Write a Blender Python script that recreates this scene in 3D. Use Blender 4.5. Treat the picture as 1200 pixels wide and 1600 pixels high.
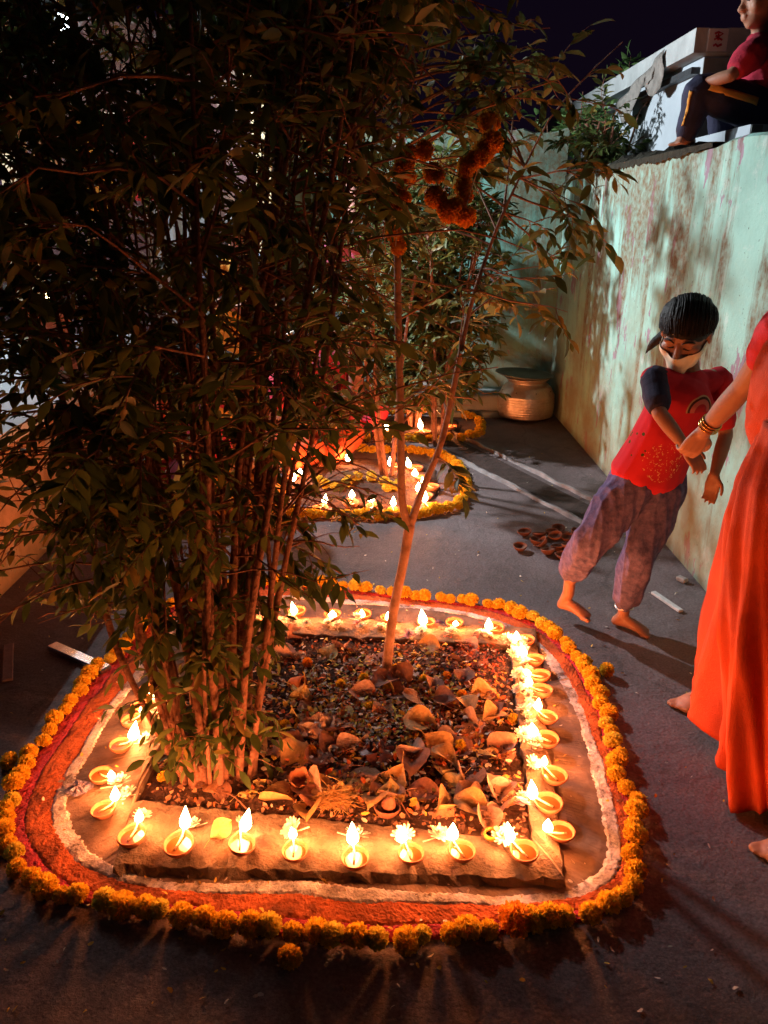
import bpy, bmesh, math, random
import numpy as np
from mathutils import Vector, Matrix, Quaternion
R = math.radians
random.seed(7); rng = np.random.default_rng(7)
for o in list(bpy.data.objects): bpy.data.objects.remove(o)
scene = bpy.context.scene
COL = scene.collection

# ------------------------------------------------------------------ camera, world, light, exposure
PITCH = R(21.0); FPX = 1202.0; CH = 1.5
cd = bpy.data.cameras.new('camera'); cam = bpy.data.objects.new('camera', cd); COL.objects.link(cam)
cam.location = (0, 0, CH); cam.rotation_euler = (R(90) - PITCH, 0, 0)
cd.sensor_fit = 'VERTICAL'; cd.sensor_height = 36; cd.sensor_width = 27
cd.lens = FPX / 1600 * 36; cd.clip_start = 0.05; cd.clip_end = 500
scene.camera = cam
w = bpy.data.worlds.new('World'); scene.world = w; w.use_nodes = True
wn = w.node_tree.nodes; wl = w.node_tree.links
bg = wn['Background']; bg.inputs['Color'].default_value = (0.28, 0.14, 0.44, 1); bg.inputs['Strength'].default_value = 0.013
sd = bpy.data.lights.new('moon', 'SUN'); sd.energy = 0.01; sd.angle = R(0.5); sd.color = (0.8, 0.85, 1)
so = bpy.data.objects.new('moon', sd); COL.objects.link(so); so.rotation_euler = (R(40), 0, R(30))
vs = scene.view_settings; vs.view_transform = 'Standard'; vs.look = 'None'; vs.exposure = 0; vs.gamma = 1
scene.render.engine = 'CYCLES'
cy = scene.cycles; cy.use_denoising = True; cy.max_bounces = 4; cy.diffuse_bounces = 2; cy.glossy_bounces = 2
cy.transparent_max_bounces = 8; cy.transmission_bounces = 4; cy.caustics_reflective = False; cy.caustics_refractive = False
cy.sample_clamp_indirect = 4.0; cy.adaptive_threshold = .025
FLAME_W = 3.2          # watts of one oil lamp's light
FLOOD_W = 800.0         # the floodlight on the pole

# ------------------------------------------------------------------ pixel -> place
_c, _s = math.cos(PITCH), math.sin(PITCH)
def ray(px, py):
    rx = (px - 600) / FPX; ry = (800 - py) / FPX
    return Vector((rx, _c + ry * _s, ry * _c - _s))
def P(px, py, z=0.0):
    d = ray(px, py); t = (z - CH) / d.z
    return Vector((0, 0, CH)) + d * t
def Q(px, py, Y):
    d = ray(px, py); return Vector((0, 0, CH)) + d * (Y / d.y)

# ------------------------------------------------------------------ materials
def nodes_of(m):
    m.use_nodes = True; return m.node_tree.nodes, m.node_tree.links
def rgba(c): return (c[0], c[1], c[2], 1)
def ramp(n, stops, interp='LINEAR'):
    r = n.new('ShaderNodeValToRGB'); r.color_ramp.interpolation = interp
    e = r.color_ramp.elements
    while len(e) < len(stops): e.new(0.5)
    for k, (p, c) in enumerate(stops): e[k].position = p; e[k].color = rgba(c) if len(c) == 3 else c
    return r
def noise(n, l, scale, detail=6, rough=0.6, vec=None, dist=0):
    t = n.new('ShaderNodeTexNoise'); t.inputs['Scale'].default_value = scale; t.inputs['Detail'].default_value = detail
    t.inputs['Roughness'].default_value = rough; t.inputs['Distortion'].default_value = dist
    if vec is not None: l.new(vec, t.inputs['Vector'])
    return t
def mixc(n, l, fac, a, b):
    m = n.new('ShaderNodeMix'); m.data_type = 'RGBA'
    for s, v in ((m.inputs[0], fac), (m.inputs[6], a), (m.inputs[7], b)):
        if hasattr(v, 'is_linked'): l.new(v, s)
        elif isinstance(v, (int, float)): s.default_value = v
        else: s.default_value = rgba(v)
    return m.outputs[2]
def vmath(n, l, op, a, b=None):
    m = n.new('ShaderNodeMath'); m.operation = op
    for s, v in ((m.inputs[0], a), (m.inputs[1], b)):
        if v is None: continue
        if hasattr(v, 'is_linked'): l.new(v, s)
        else: s.default_value = v
    return m.outputs[0]
def objcoord(n):
    t = n.new('ShaderNodeTexCoord'); return t.outputs['Object']
MATS = {}
def pmat(name, col, rough=0.8, var=0.35, scale=12, bump=0.2, bscale=60, metal=0.0, spec=0.3, island=0.0, col2=None, sheen=0, trans=0):
    if name in MATS: return MATS[name]
    m = bpy.data.materials.new(name); n, l = nodes_of(m); b = n['Principled BSDF']; co = objcoord(n)
    t = noise(n, l, scale, vec=co)
    dark = tuple(c * (1 - var) for c in col); lite = col2 or tuple(min(1, c * (1 + var * .7)) for c in col)
    r = ramp(n, [(0.3, dark), (0.7, lite)]); l.new(t.outputs['Fac'], r.inputs['Fac']); out = r.outputs['Color']
    if island:
        g = n.new('ShaderNodeNewGeometry'); h = n.new('ShaderNodeHueSaturation'); l.new(out, h.inputs['Color'])
        mr = n.new('ShaderNodeMapRange'); l.new(g.outputs['Random Per Island'], mr.inputs[0])
        mr.inputs[3].default_value = 1 - island; mr.inputs[4].default_value = 1 + island * .6; l.new(mr.outputs[0], h.inputs['Value'])
        out = h.outputs['Color']
    l.new(out, b.inputs['Base Color'])
    b.inputs['Roughness'].default_value = rough; b.inputs['Metallic'].default_value = metal
    b.inputs['Specular IOR Level'].default_value = spec
    if sheen: b.inputs['Sheen Weight'].default_value = sheen
    if bump:
        t2 = noise(n, l, bscale, detail=8, vec=co); bp = n.new('ShaderNodeBump'); bp.inputs['Strength'].default_value = bump
        bp.inputs['Distance'].default_value = 0.02; l.new(t2.outputs['Fac'], bp.inputs['Height']); l.new(bp.outputs['Normal'], b.inputs['Normal'])
    if trans:
        tr = n.new('ShaderNodeBsdfTranslucent'); l.new(out, tr.inputs['Color']); mx = n.new('ShaderNodeMixShader'); mx.inputs[0].default_value = trans
        l.new(b.outputs[0], mx.inputs[1]); l.new(tr.outputs[0], mx.inputs[2]); l.new(mx.outputs[0], n['Material Output'].inputs['Surface'])
    MATS[name] = m; return m
def leafmat(name, stops, rough=0.5, trans=0.4):
    if name in MATS: return MATS[name]
    m = bpy.data.materials.new(name); n, l = nodes_of(m); b = n['Principled BSDF']
    g = n.new('ShaderNodeNewGeometry'); oi = n.new('ShaderNodeObjectInfo')
    f = vmath(n, l, 'FRACT', vmath(n, l, 'ADD', g.outputs['Random Per Island'], oi.outputs['Random']))
    r = ramp(n, stops); l.new(f, r.inputs['Fac'])
    t = noise(n, l, 40, vec=objcoord(n)); mm = n.new('ShaderNodeHueSaturation'); l.new(r.outputs[0], mm.inputs['Color'])
    mr = n.new('ShaderNodeMapRange'); l.new(t.outputs['Fac'], mr.inputs[0]); mr.inputs[3].default_value = .6; mr.inputs[4].default_value = 1.4
    l.new(mr.outputs[0], mm.inputs['Value'])
    l.new(mm.outputs[0], b.inputs['Base Color']); b.inputs['Roughness'].default_value = rough; b.inputs['Specular IOR Level'].default_value = .35
    tr = n.new('ShaderNodeBsdfTranslucent'); l.new(mm.outputs[0], tr.inputs['Color']); mx = n.new('ShaderNodeMixShader'); mx.inputs[0].default_value = trans
    l.new(b.outputs[0], mx.inputs[1]); l.new(tr.outputs[0], mx.inputs[2]); l.new(mx.outputs[0], n['Material Output'].inputs['Surface'])
    MATS[name] = m; return m
def emit(name, col, strength, clear=0.0):
    if name in MATS: return MATS[name]
    m = bpy.data.materials.new(name); n, l = nodes_of(m); n.remove(n['Principled BSDF'])
    e = n.new('ShaderNodeEmission'); e.inputs[0].default_value = rgba(col); e.inputs[1].default_value = strength
    out = e.outputs[0]
    if clear:
        tb = n.new('ShaderNodeBsdfTransparent'); a = n.new('ShaderNodeAddShader'); l.new(out, a.inputs[0]); l.new(tb.outputs[0], a.inputs[1]); out = a.outputs[0]
    l.new(out, n['Material Output'].inputs['Surface']); MATS[name] = m; return m

def plaster(name, base, stain=1.0, top=1.78, seed=0.0, peel=(0.30, 0.24, 0.30), grime_shade=.55):
    m = bpy.data.materials.new(name); n, l = nodes_of(m); b = n['Principled BSDF']; co = objcoord(n)
    mp = n.new('ShaderNodeMapping'); l.new(co, mp.inputs[0]); mp.inputs['Location'].default_value = (seed, seed * 1.7, seed)
    v = mp.outputs[0]
    t = noise(n, l, 2.2, detail=9, rough=.65, vec=v)
    r = ramp(n, [(0.25, tuple(c * .72 for c in base)), (0.5, base), (0.75, tuple(min(1, c * 1.15) for c in base))]); l.new(t.outputs[0], r.inputs[0])
    out = r.outputs[0]
    # chalky pale patches
    t = noise(n, l, 5.0, detail=8, rough=.7, vec=v, dist=.4); r = ramp(n, [(0.56, (0, 0, 0)), (0.66, (1, 1, 1))]); l.new(t.outputs[0], r.inputs[0])
    out = mixc(n, l, vmath(n, l, 'MULTIPLY', r.outputs[0], .35), out, (0.62, 0.68, 0.66))
    # peeled paint showing an older coat
    ms = n.new('ShaderNodeMapping'); l.new(v, ms.inputs[0]); ms.inputs['Scale'].default_value = (1, 2.2, 0.9)
    t = noise(n, l, 3.1, detail=7, rough=.62, vec=ms.outputs[0]); r = ramp(n, [(0.60, (0, 0, 0)), (0.612, (1, 1, 1))]); l.new(t.outputs[0], r.inputs[0])
    peelf = r.outputs[0]; out = mixc(n, l, peelf, out, peel)
    # rain streaks running down from the top
    ms = n.new('ShaderNodeMapping'); l.new(v, ms.inputs[0]); ms.inputs['Scale'].default_value = (5, 5, 0.45)
    t = noise(n, l, 1.5, detail=8, rough=.72, vec=ms.outputs[0])
    sx = n.new('ShaderNodeSeparateXYZ'); l.new(co, sx.inputs[0])
    hgt = vmath(n, l, 'MULTIPLY', vmath(n, l, 'SUBTRACT', top, sx.outputs[2]), 0.15)
    lw = noise(n, l, .9, detail=3, vec=v); lo2 = vmath(n, l, 'MULTIPLY', vmath(n, l, 'SUBTRACT', lw.outputs[0], .5), .75)
    f = vmath(n, l, 'ADD', vmath(n, l, 'SUBTRACT', t.outputs[0], hgt), lo2); r = ramp(n, [(0.345, (0, 0, 0)), (0.45, (1, 1, 1))]); l.new(f, r.inputs[0])
    g = noise(n, l, 30, vec=v); gr = ramp(n, [(0.3, (.25, .25, .25)), (0.65, (1, 1, 1))]); l.new(g.outputs[0], gr.inputs[0])
    sf = vmath(n, l, 'MULTIPLY', vmath(n, l, 'MULTIPLY', r.outputs[0], gr.outputs[0]), .93 * stain)
    out = mixc(n, l, sf, out, mixc(n, l, lw.outputs[0], (0.10, 0.055, 0.026), (0.22, 0.13, 0.055)))
    # brown towards the floor: grime, and cast shade painted in on the teal walls
    t = noise(n, l, 3.5, detail=8, vec=v); f = vmath(n, l, 'SUBTRACT', t.outputs[0], vmath(n, l, 'MULTIPLY', sx.outputs[2], grime_shade)); r = ramp(n, [(0.2, (0, 0, 0)), (0.5, (1, 1, 1))]); l.new(f, r.inputs[0])
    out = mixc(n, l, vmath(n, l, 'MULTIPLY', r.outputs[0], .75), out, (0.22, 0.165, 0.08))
    # specks
    t = noise(n, l, 55, detail=3, vec=v); r = ramp(n, [(0.68, (0, 0, 0)), (0.72, (1, 1, 1))]); l.new(t.outputs[0], r.inputs[0])
    out = mixc(n, l, vmath(n, l, 'MULTIPLY', r.outputs[0], .7), out, (0.06, 0.045, 0.03))
    l.new(out, b.inputs['Base Color']); b.inputs['Roughness'].default_value = .85; b.inputs['Specular IOR Level'].default_value = .2
    t = noise(n, l, 18, detail=9, rough=.7, vec=v); bp = n.new('ShaderNodeBump'); bp.inputs['Strength'].default_value = .35; bp.inputs['Distance'].default_value = .02
    hh = vmath(n, l, 'SUBTRACT', t.outputs[0], vmath(n, l, 'MULTIPLY', peelf, .35)); l.new(hh, bp.inputs['Height']); l.new(bp.outputs[0], b.inputs['Normal'])
    return m

# ------------------------------------------------------------------ mesh accumulator
class MB:
    def __init__(s): s.v = []; s.f = []; s.n = 0
    def add(s, verts, faces):
        b = s.n; s.v.extend([tuple(p) for p in verts]); s.f.extend([tuple(i + b for i in f) for f in faces]); s.n += len(verts)
    def box(s, a, b):
        x0, y0, z0 = a; x1, y1, z1 = b
        s.add([(x0,y0,z0),(x1,y0,z0),(x1,y1,z0),(x0,y1,z0),(x0,y0,z1),(x1,y0,z1),(x1,y1,z1),(x0,y1,z1)],
              [(0,3,2,1),(4,5,6,7),(0,1,5,4),(1,2,6,5),(2,3,7,6),(3,0,4,7)])
    def prism(s, poly, z0, z1):
        k = len(poly); s.add([(p[0], p[1], z0) for p in poly] + [(p[0], p[1], z1) for p in poly],
            [tuple(range(k))[::-1], tuple(range(k, 2*k))] + [(i, (i+1) % k, k + (i+1) % k, k + i) for i in range(k)])
    def tube(s, pts, rad, n=8, cap=True, up=None, sub=0, phase=0):
        pts = [Vector(p) for p in pts]; rad = [(r, r) if isinstance(r, (int, float)) else r for r in rad]
        if sub: pts, rad = crom(pts, rad, sub)
        k = len(pts); vs = []; fs = []
        t0 = (pts[1] - pts[0]).normalized()
        a = Vector(up) if up is not None else (Vector((0, 0, 1)) if abs(t0.z) < .9 else Vector((1, 0, 0)))
        for i in range(k):
            t = (pts[min(i+1, k-1)] - pts[max(i-1, 0)]).normalized()
            a = (a - t * a.dot(t)); a = a.normalized() if a.length > 1e-6 else t.orthogonal().normalized()
            bb = t.cross(a)
            for j in range(n):
                th = 2 * math.pi * j / n + phase; vs.append(pts[i] + bb * (math.cos(th) * rad[i][0]) + a * (math.sin(th) * rad[i][1]))
        for i in range(k-1):
            for j in range(n):
                fs.append((i*n + j, i*n + (j+1) % n, (i+1)*n + (j+1) % n, (i+1)*n + j))
        if cap: fs.append(tuple(range(n))[::-1]); fs.append(tuple(range((k-1)*n, k*n)))
        s.add(vs, fs)
    def limb(s, pts, rad, n=12, sub=3, up=None):
        pts = [Vector(p) for p in pts]; rad = [(r, r) if isinstance(r, (int, float)) else r for r in rad]
        d0 = (pts[0] - pts[1]).normalized(); d1 = (pts[-1] - pts[-2]).normalized()
        pts, rad = crom(pts, rad, sub)
        m0 = min(rad[0]); m1 = min(rad[-1])
        A = [(pts[0] + d0 * m0 * .95, tuple(x * .25 for x in rad[0])), (pts[0] + d0 * m0 * .65, tuple(x * .75 for x in rad[0]))]
        B = [(pts[-1] + d1 * m1 * .65, tuple(x * .75 for x in rad[-1])), (pts[-1] + d1 * m1 * .95, tuple(x * .25 for x in rad[-1]))]
        s.tube([p for p, _ in A] + pts + [p for p, _ in B], [r for _, r in A] + rad + [r for _, r in B], n, True, up)
    def ell(s, c, rad, M=None, nu=14, nv=9):
        c = Vector(c); vs = [(0, 0, rad[2])]; fs = []
        for i in range(1, nv):
            ph = math.pi * i / nv
            for j in range(nu):
                th = 2 * math.pi * j / nu; vs.append((rad[0]*math.sin(ph)*math.cos(th), rad[1]*math.sin(ph)*math.sin(th), rad[2]*math.cos(ph)))
        vs.append((0, 0, -rad[2])); L = len(vs) - 1
        for j in range(nu): fs.append((0, 1 + j, 1 + (j+1) % nu)); fs.append((L, L - nu + (j+1) % nu, L - nu + j))
        for i in range(nv - 2):
            for j in range(nu):
                a = 1 + i*nu + j; b = 1 + i*nu + (j+1) % nu; fs.append((a, a + nu, b + nu, b))
        s.add([c + (M @ Vector(p) if M else Vector(p)) for p in vs], fs)
    def lathe(s, prof, n=20, c=(0, 0, 0), deform=None):
        vs = []; fs = []
        for r, z in prof:
            for j in range(n):
                th = 2 * math.pi * j / n; p = Vector((r * math.cos(th), r * math.sin(th), z))
                if deform: p = deform(p, th, r, z)
                vs.append(p + Vector(c))
        for i in range(len(prof) - 1):
            for j in range(n): fs.append((i*n + j, i*n + (j+1) % n, (i+1)*n + (j+1) % n, (i+1)*n + j))
        s.add(vs, fs)
    def mesh(s, name, mat=None, smooth=False):
        me = bpy.data.meshes.new(name); me.from_pydata(s.v, [], s.f); me.update()
        if smooth: me.shade_smooth()
        if mat: me.materials.append(mat)
        return me
def crom(pts, rad, sub):
    out = []; ro = []; k = len(pts)
    for i in range(k - 1):
        p0, p1, p2, p3 = pts[max(i-1, 0)], pts[i], pts[i+1], pts[min(i+2, k-1)]
        for q in range(sub):
            t = q / sub; t2 = t*t; t3 = t2*t
            out.append(0.5 * ((2*p1) + (p2 - p0)*t + (2*p0 - 5*p1 + 4*p2 - p3)*t2 + (3*p1 - p0 - 3*p2 + p3)*t3))
            u = t*t*(3 - 2*t); ro.append((rad[i][0]*(1-u) + rad[i+1][0]*u, rad[i][1]*(1-u) + rad[i+1][1]*u))
    out.append(pts[-1]); ro.append(rad[-1]); return out, ro

def put(name, me, parent=None, M=None):
    o = bpy.data.objects.new(name, me); COL.objects.link(o)
    if parent:
        o.parent = parent
        if 'local' not in parent: o.matrix_parent_inverse = Matrix.Translation(-parent.location)
    if M is not None: o.matrix_basis = M
    return o
def tag(o, label=None, cat=None, group=None, kind=None):
    if label: o['label'] = label
    if cat: o['category'] = cat
    if group: o['group'] = group
    if kind: o['kind'] = kind
    return o
def thing(name, label, cat, loc=(0, 0, 0), group=None):
    e = bpy.data.objects.new(name, None); COL.objects.link(e); e.location = loc; e.empty_display_size = .05
    return tag(e, label, cat, group)
def remesh(mb, name, mat, voxel=.006, smooth=4, wrinkle=0, wscale=9, seed=0, stretch=(1, 1, 1)):
    me = mb.mesh(name); o = bpy.data.objects.new('tmp', me); COL.objects.link(o)
    md = o.modifiers.new('r', 'REMESH'); md.mode = 'VOXEL'; md.voxel_size = voxel
    if smooth:
        ms = o.modifiers.new('s', 'SMOOTH'); ms.factor = .5; ms.iterations = smooth
    dg = bpy.context.evaluated_depsgraph_get(); out = bpy.data.meshes.new_from_object(o.evaluated_get(dg))
    bpy.data.objects.remove(o); bpy.data.meshes.remove(me); out.name = name
    if wrinkle:
        k = len(out.vertices); co = np.empty(k*3); out.vertices.foreach_get('co', co); co = co.reshape(-1, 3)
        no = np.empty(k*3); out.vertex_normals.foreach_get('vector', no); no = no.reshape(-1, 3)
        g = np.random.default_rng(seed); h = np.zeros(k); q = co * np.array(stretch)
        for _ in range(9):
            d = g.normal(size=3); d /= np.linalg.norm(d); fr = wscale * g.uniform(.6, 2.2) ; ph = g.uniform(0, 6.28)
            warp = np.sin(q @ g.normal(size=3) * wscale * .7 + ph) * .9
            h += (1 - np.abs(np.sin(q @ d * fr + ph + warp))) ** 2 * g.uniform(.4, 1) / 3
        co += no * ((h - h.mean()) * wrinkle)[:, None]; out.vertices.foreach_set('co', co.ravel()); out.update()
    out.materials.clear(); out.materials.append(mat); out.shade_smooth(); return out
def frame(x, z):
    x = Vector(x).normalized(); z = Vector(z); y = z.cross(x).normalized(); z = x.cross(y)
    return Matrix((x, y, z)).transposed()

# ================================================================== SETTING
M_conc = None
def ground_mat():
    m = bpy.data.materials.new('yard_concrete'); n, l = nodes_of(m); b = n['Principled BSDF']; co = objcoord(n)
    t = noise(n, l, 1.6, detail=10, rough=.65, vec=co, dist=.3); r = ramp(n, [(0.3, (0.095, 0.066, 0.063)), (0.5, (0.18, 0.130, 0.130)), (0.72, (0.26, 0.205, 0.205))]); l.new(t.outputs[0], r.inputs[0])
    out = r.outputs[0]
    t = noise(n, l, 9, detail=8, rough=.7, vec=co); r = ramp(n, [(0.5, (0, 0, 0)), (0.68, (1, 1, 1))]); l.new(t.outputs[0], r.inputs[0])
    out = mixc(n, l, vmath(n, l, 'MULTIPLY', r.outputs[0], .5), out, (0.09, 0.07, 0.06))
    t = noise(n, l, 120, detail=4, vec=co); r = ramp(n, [(0.35, (.6, .6, .6)), (0.7, (1.2, 1.2, 1.2))]); l.new(t.outputs[0], r.inputs[0])
    mm = n.new('ShaderNodeMix'); mm.data_type = 'RGBA'; mm.blend_type = 'MULTIPLY'; mm.inputs[0].default_value = 1; l.new(out, mm.inputs[6]); l.new(r.outputs[0], mm.inputs[7])
    wp = noise(n, l, 3.0, detail=5, vec=co); av = n.new('ShaderNodeVectorMath'); av.operation = 'MULTIPLY_ADD'; l.new(wp.outputs['Color'], av.inputs[0]); av.inputs[1].default_value = (.35, .35, .35); l.new(co, av.inputs[2])
    vo = n.new('ShaderNodeTexVoronoi'); vo.feature = 'DISTANCE_TO_EDGE'; vo.inputs['Scale'].default_value = .7; l.new(av.outputs[0], vo.inputs['Vector'])
    ck = vmath(n, l, 'LESS_THAN', vo.outputs['Distance'], .006)
    l.new(mixc(n, l, vmath(n, l, 'MULTIPLY', ck, .30), mm.outputs[2], (.03, .025, .022)), b.inputs['Base Color'])
    t2 = noise(n, l, 3, vec=co); rr = n.new('ShaderNodeMapRange'); l.new(t2.outputs[0], rr.inputs[0]); rr.inputs[3].default_value = .45; rr.inputs[4].default_value = .95; l.new(rr.outputs[0], b.inputs['Roughness'])
    t = noise(n, l, 26, detail=12, rough=.7, vec=co); bp = n.new('ShaderNodeBump'); bp.inputs['Strength'].default_value = .55; bp.inputs['Distance'].default_value = .03
    l.new(t.outputs[0], bp.inputs['Height']); l.new(bp.outputs[0], b.inputs['Normal'])
    return m
M_ground = ground_mat()
mb = MB(); mb.add([(-60, -60, 0), (60, -60, 0), (60, 60, 0), (-60, 60, 0)], [(0, 1, 2, 3)])
tag(put('ground', mb.mesh('ground', M_ground)), 'worn grey concrete floor of the yard', kind='structure')

# shallow drain with raised mortar lips crossing the yard
M_lip = pmat('mortar_lip', (0.30, 0.27, 0.26), .85, .4, 9, .5, 50)
def lip(a, b, wdt, h, name, label):
    mb = MB(); k = 26; a = Vector(a); b = Vector(b); d = (b - a); s = Vector((-d.y, d.x, 0)).normalized()
    vs = []; fs = []
    for i in range(k):
        c = a + d * (i / (k - 1)) + s * random.uniform(-.006, .006); ww = wdt * random.uniform(.75, 1.25); hh = h * random.uniform(.6, 1.2)
        vs += [c - s * ww - Vector((0, 0, .004)), c - s * ww * .5 + Vector((0, 0, hh)), c + s * ww * .4 + Vector((0, 0, hh)), c + s * ww - Vector((0, 0, .004))]
    for i in range(k - 1):
        for j in range(3): fs.append((i*4 + j, i*4 + j + 1, i*4 + j + 5, i*4 + j + 4))
    mb.add(vs, fs); return tag(put(name, mb.mesh(name, M_lip)), label, kind='structure')
lip(P(700, 672), P(960, 800), .018, .020, 'drain_lip_path', 'far raised mortar lip of the shallow yard drain')
lip(P(690, 705), P(945, 835), .018, .020, 'drain_lip_path', 'near raised mortar lip of the shallow yard drain')
dr = MB(); q = [P(695, 690-13), P(950, 805), P(940, 826), P(690, 700)]
dr.add([Vector((p.x, p.y, .004)) for p in q], [(3, 2, 1, 0)])
tag(put('drain_path', dr.mesh('drain', pmat('drain_mud', (0.055, 0.035, 0.03), .7, .4, 15, .5, 40))), 'muddy bed of the shallow yard drain', kind='structure')

# ---- right boundary wall
WX = 1.38; WT = 1.79; BY = 6.35
M_wall = plaster('teal_plaster', (0.29, 0.55, 0.48), 1.0, WT, 3.7, grime_shade=.30)
M_back = plaster('teal_plaster_back', (0.17, 0.38, 0.32), .9, 2.1, 5.3, grime_shade=.30)
def rough_wall(axis, c0, th, a0, a1, top, name):
    """thin-walled slab with a slightly uneven crest; axis 'y' runs along y at x=c0"""
    mb = MB(); k = 70; vs = []; fs = []
    for i in range(k):
        a = a0 + (a1 - a0) * i / (k - 1); z = top + .012 * math.sin(i * 1.3) + random.uniform(-.012, .012); e = random.uniform(0, .012)
        prof = [(c0, -.02), (c0 + random.uniform(-.003, .003), top * .5), (c0 + e, z - .012), (c0 + .02 + e, z), (c0 + th - .02, z), (c0 + th, z - .02), (c0 + th, -.02)]
        for x, zz in prof: vs.append((x, a, zz) if axis == 'y' else (a, x, zz))
    m = 7
    for i in range(k - 1):
        for j in range(m - 1): fs.append((i*m + j, i*m + j + 1, (i+1)*m + j + 1, (i+1)*m + j))
    fs.append(tuple(range(m))); fs.append(tuple(range((k-1)*m, k*m)))
    mb.add(vs, fs); return mb
wall = thing('boundary_wall', 'peeling teal plaster wall with brown rain streaks behind the girl', 'wall', (WX, 3.2, 0))
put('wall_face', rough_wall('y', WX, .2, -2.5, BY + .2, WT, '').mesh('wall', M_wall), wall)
M_moss = pmat('wall_moss', (0.030, 0.028, 0.018), .95, .5, 20, .8, 40)
mb = MB(); vs = []; fs = []; k = 90
for i in range(k):       # dark crust of moss and debris along the far crest
    a = 3.55 + (BY - 3.55) * i / (k - 1); hh = (.010 + .045 * abs(math.sin(i * .37 + math.sin(i * .9))) * random.random()) * min(1, i / 14)
    vs += [(WX - .006, a, WT - .018 - random.uniform(0, .03) * min(1, i / 20)), (WX - .008 + random.uniform(-.004, .004), a, WT + .002), (WX + .05, a, WT + hh), (WX + .16, a, WT + hh * random.uniform(.6, 1.2)), (WX + .215, a, WT - .03)]
for i in range(k - 1):
    for j in range(4): fs.append((i*5 + j, i*5 + j + 1, i*5 + j + 6, i*5 + j + 5))
mb.add(vs, fs); tag(put('moss_crust', mb.mesh('moss', M_moss), wall), 'dark mossy crust along the crest')

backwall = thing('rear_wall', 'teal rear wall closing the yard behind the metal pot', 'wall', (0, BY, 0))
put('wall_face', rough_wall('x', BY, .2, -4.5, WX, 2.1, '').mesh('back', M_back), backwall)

# ---- terrace beyond the wall and the white roof room
mb = MB(); mb.box((WX + .2, -2.5, 0), (6, 14, 1.72)); tag(put('terrace_ground', mb.mesh('terrace', pmat('terrace_concrete', (.12, .11, .1), .9))), 'raised concrete terrace beyond the teal wall', kind='structure')
M_white = pmat('white_limewash', (0.40, 0.46, 0.50), .9, .12, 3, .15, 30)
M_grey = pmat('grey_cement', (0.20, 0.22, 0.21), .9, .25, 6, .3, 30)
room = thing('roof_room', 'small white limewashed roof room with grey cement edge beyond the wall', 'building', (2.4, 5.8, 1.72))
bx0, by0, bz = 1.80, 4.95, 2.46
mb = MB(); mb.box((bx0, by0, 1.71), (4.2, 9.5, bz - .12)); put('wall_body', mb.mesh('room', M_white), room)
mb = MB(); mb.box((bx0 - .003, by0 - .012, 1.716), (bx0 + 2.3, by0 - .002, bz - .13)); put('front_shade', mb.mesh('front', M_grey), room)  # grey sheet paints the shaded front of the white room
mb = MB(); mb.box((bx0 - .10, by0 - .10, bz - .118), (4.3, 9.6, bz)); put('roof_slab', mb.mesh('slab', pmat('slab_cement', (.36, .40, .40), .9, .25, 5, .3, 30)), room)
mb = MB(); mb.box((bx0 - .05, by0 + .04, bz - .2), (bx0 - .004, 9.4, bz - .165)); put('conduit_pipe', mb.mesh('pipe', pmat('dark_pipe', (.04, .045, .05), .5)), room)
mb = MB(); mb.box((bx0 - .006, by0, 1.718), (bx0 - .002, 9.4, 1.90)); put('dado_band', mb.mesh('dado', pmat('grey_blue_dado', (.38, .46, .52), .9, .15, 4)), room)
# small notice with red marks on the slab corner
no = thing('notice_plate', 'small white plate with red marks on the grey roof edge', 'sign', (bx0 + .02, by0 - .105, bz - .06))
mb = MB(); mb.box((bx0 - .03, by0 - .108, bz - .112), (bx0 + .075, by0 - .102, bz - .006)); put('plate', mb.mesh('plate', pmat('notice_white', (.6, .6, .6), .6, .05)), no)
mb = MB(); y_ = by0 - .110
def stroke(pts, r=.005):
    mb.tube([(bx0 + a, y_, bz + b) for a, b in pts], [(r, .0015)] * len(pts), 6, True, (0, 1, 0))
stroke([(.0, -.03), (.02, -.022), (.045, -.03), (.02, -.045), (.005, -.04)]); stroke([(.02, -.022), (.022, -.062)])
stroke([(.0, -.058), (.02, -.05), (.045, -.06)]); stroke([(.0, -.088), (.012, -.08), (.024, -.09), (.045, -.08)], .006)
put('red_marks', mb.mesh('marks', pmat('notice_red', (.35, .03, .05), .6, .1)), no)
# torn sheet caught on the roof edge
mb = MB(); vs = []; fs = []
for i in range(14):
    for j in range(5):
        y = by0 + .35 + i * .07; vs.append((bx0 - .11 - .012 * math.sin(i + j), y + random.uniform(-.02, .02), bz - .02 - j * .035 * (1 + .5 * math.sin(i * .8)) - .012 * i))
for i in range(13):
    for j in range(4): fs.append((i*5 + j, i*5 + j + 1, i*5 + j + 6, i*5 + j + 5))
mb.add(vs, fs); o = put('torn_sheet', mb.mesh('sheet', pmat('torn_sheet', (.22, .21, .19), .8, .4, 14), True)); o.modifiers.new('t', 'SOLIDIFY').thickness = .003
tag(o, 'torn grey sheet hanging over the edge of the white roof room', 'sheet')
# low white painted block the boy sits on
blk = thing('seat_block', 'low white painted block with grey stripe under the sitting boy', 'block', (1.8, 3.9, 1.72))
mb = MB(); mb.box((1.55, 3.62, 1.72), (2.15, 4.35, 1.865)); put('block', mb.mesh('blk', M_white), blk)
mb = MB(); mb.box((1.553, 3.614, 1.722), (1.60, 3.62, 1.862)); mb.box((1.66, 3.614, 1.722), (1.72, 3.62, 1.862)); put('stripe', mb.mesh('stripe', M_grey), blk)

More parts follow.
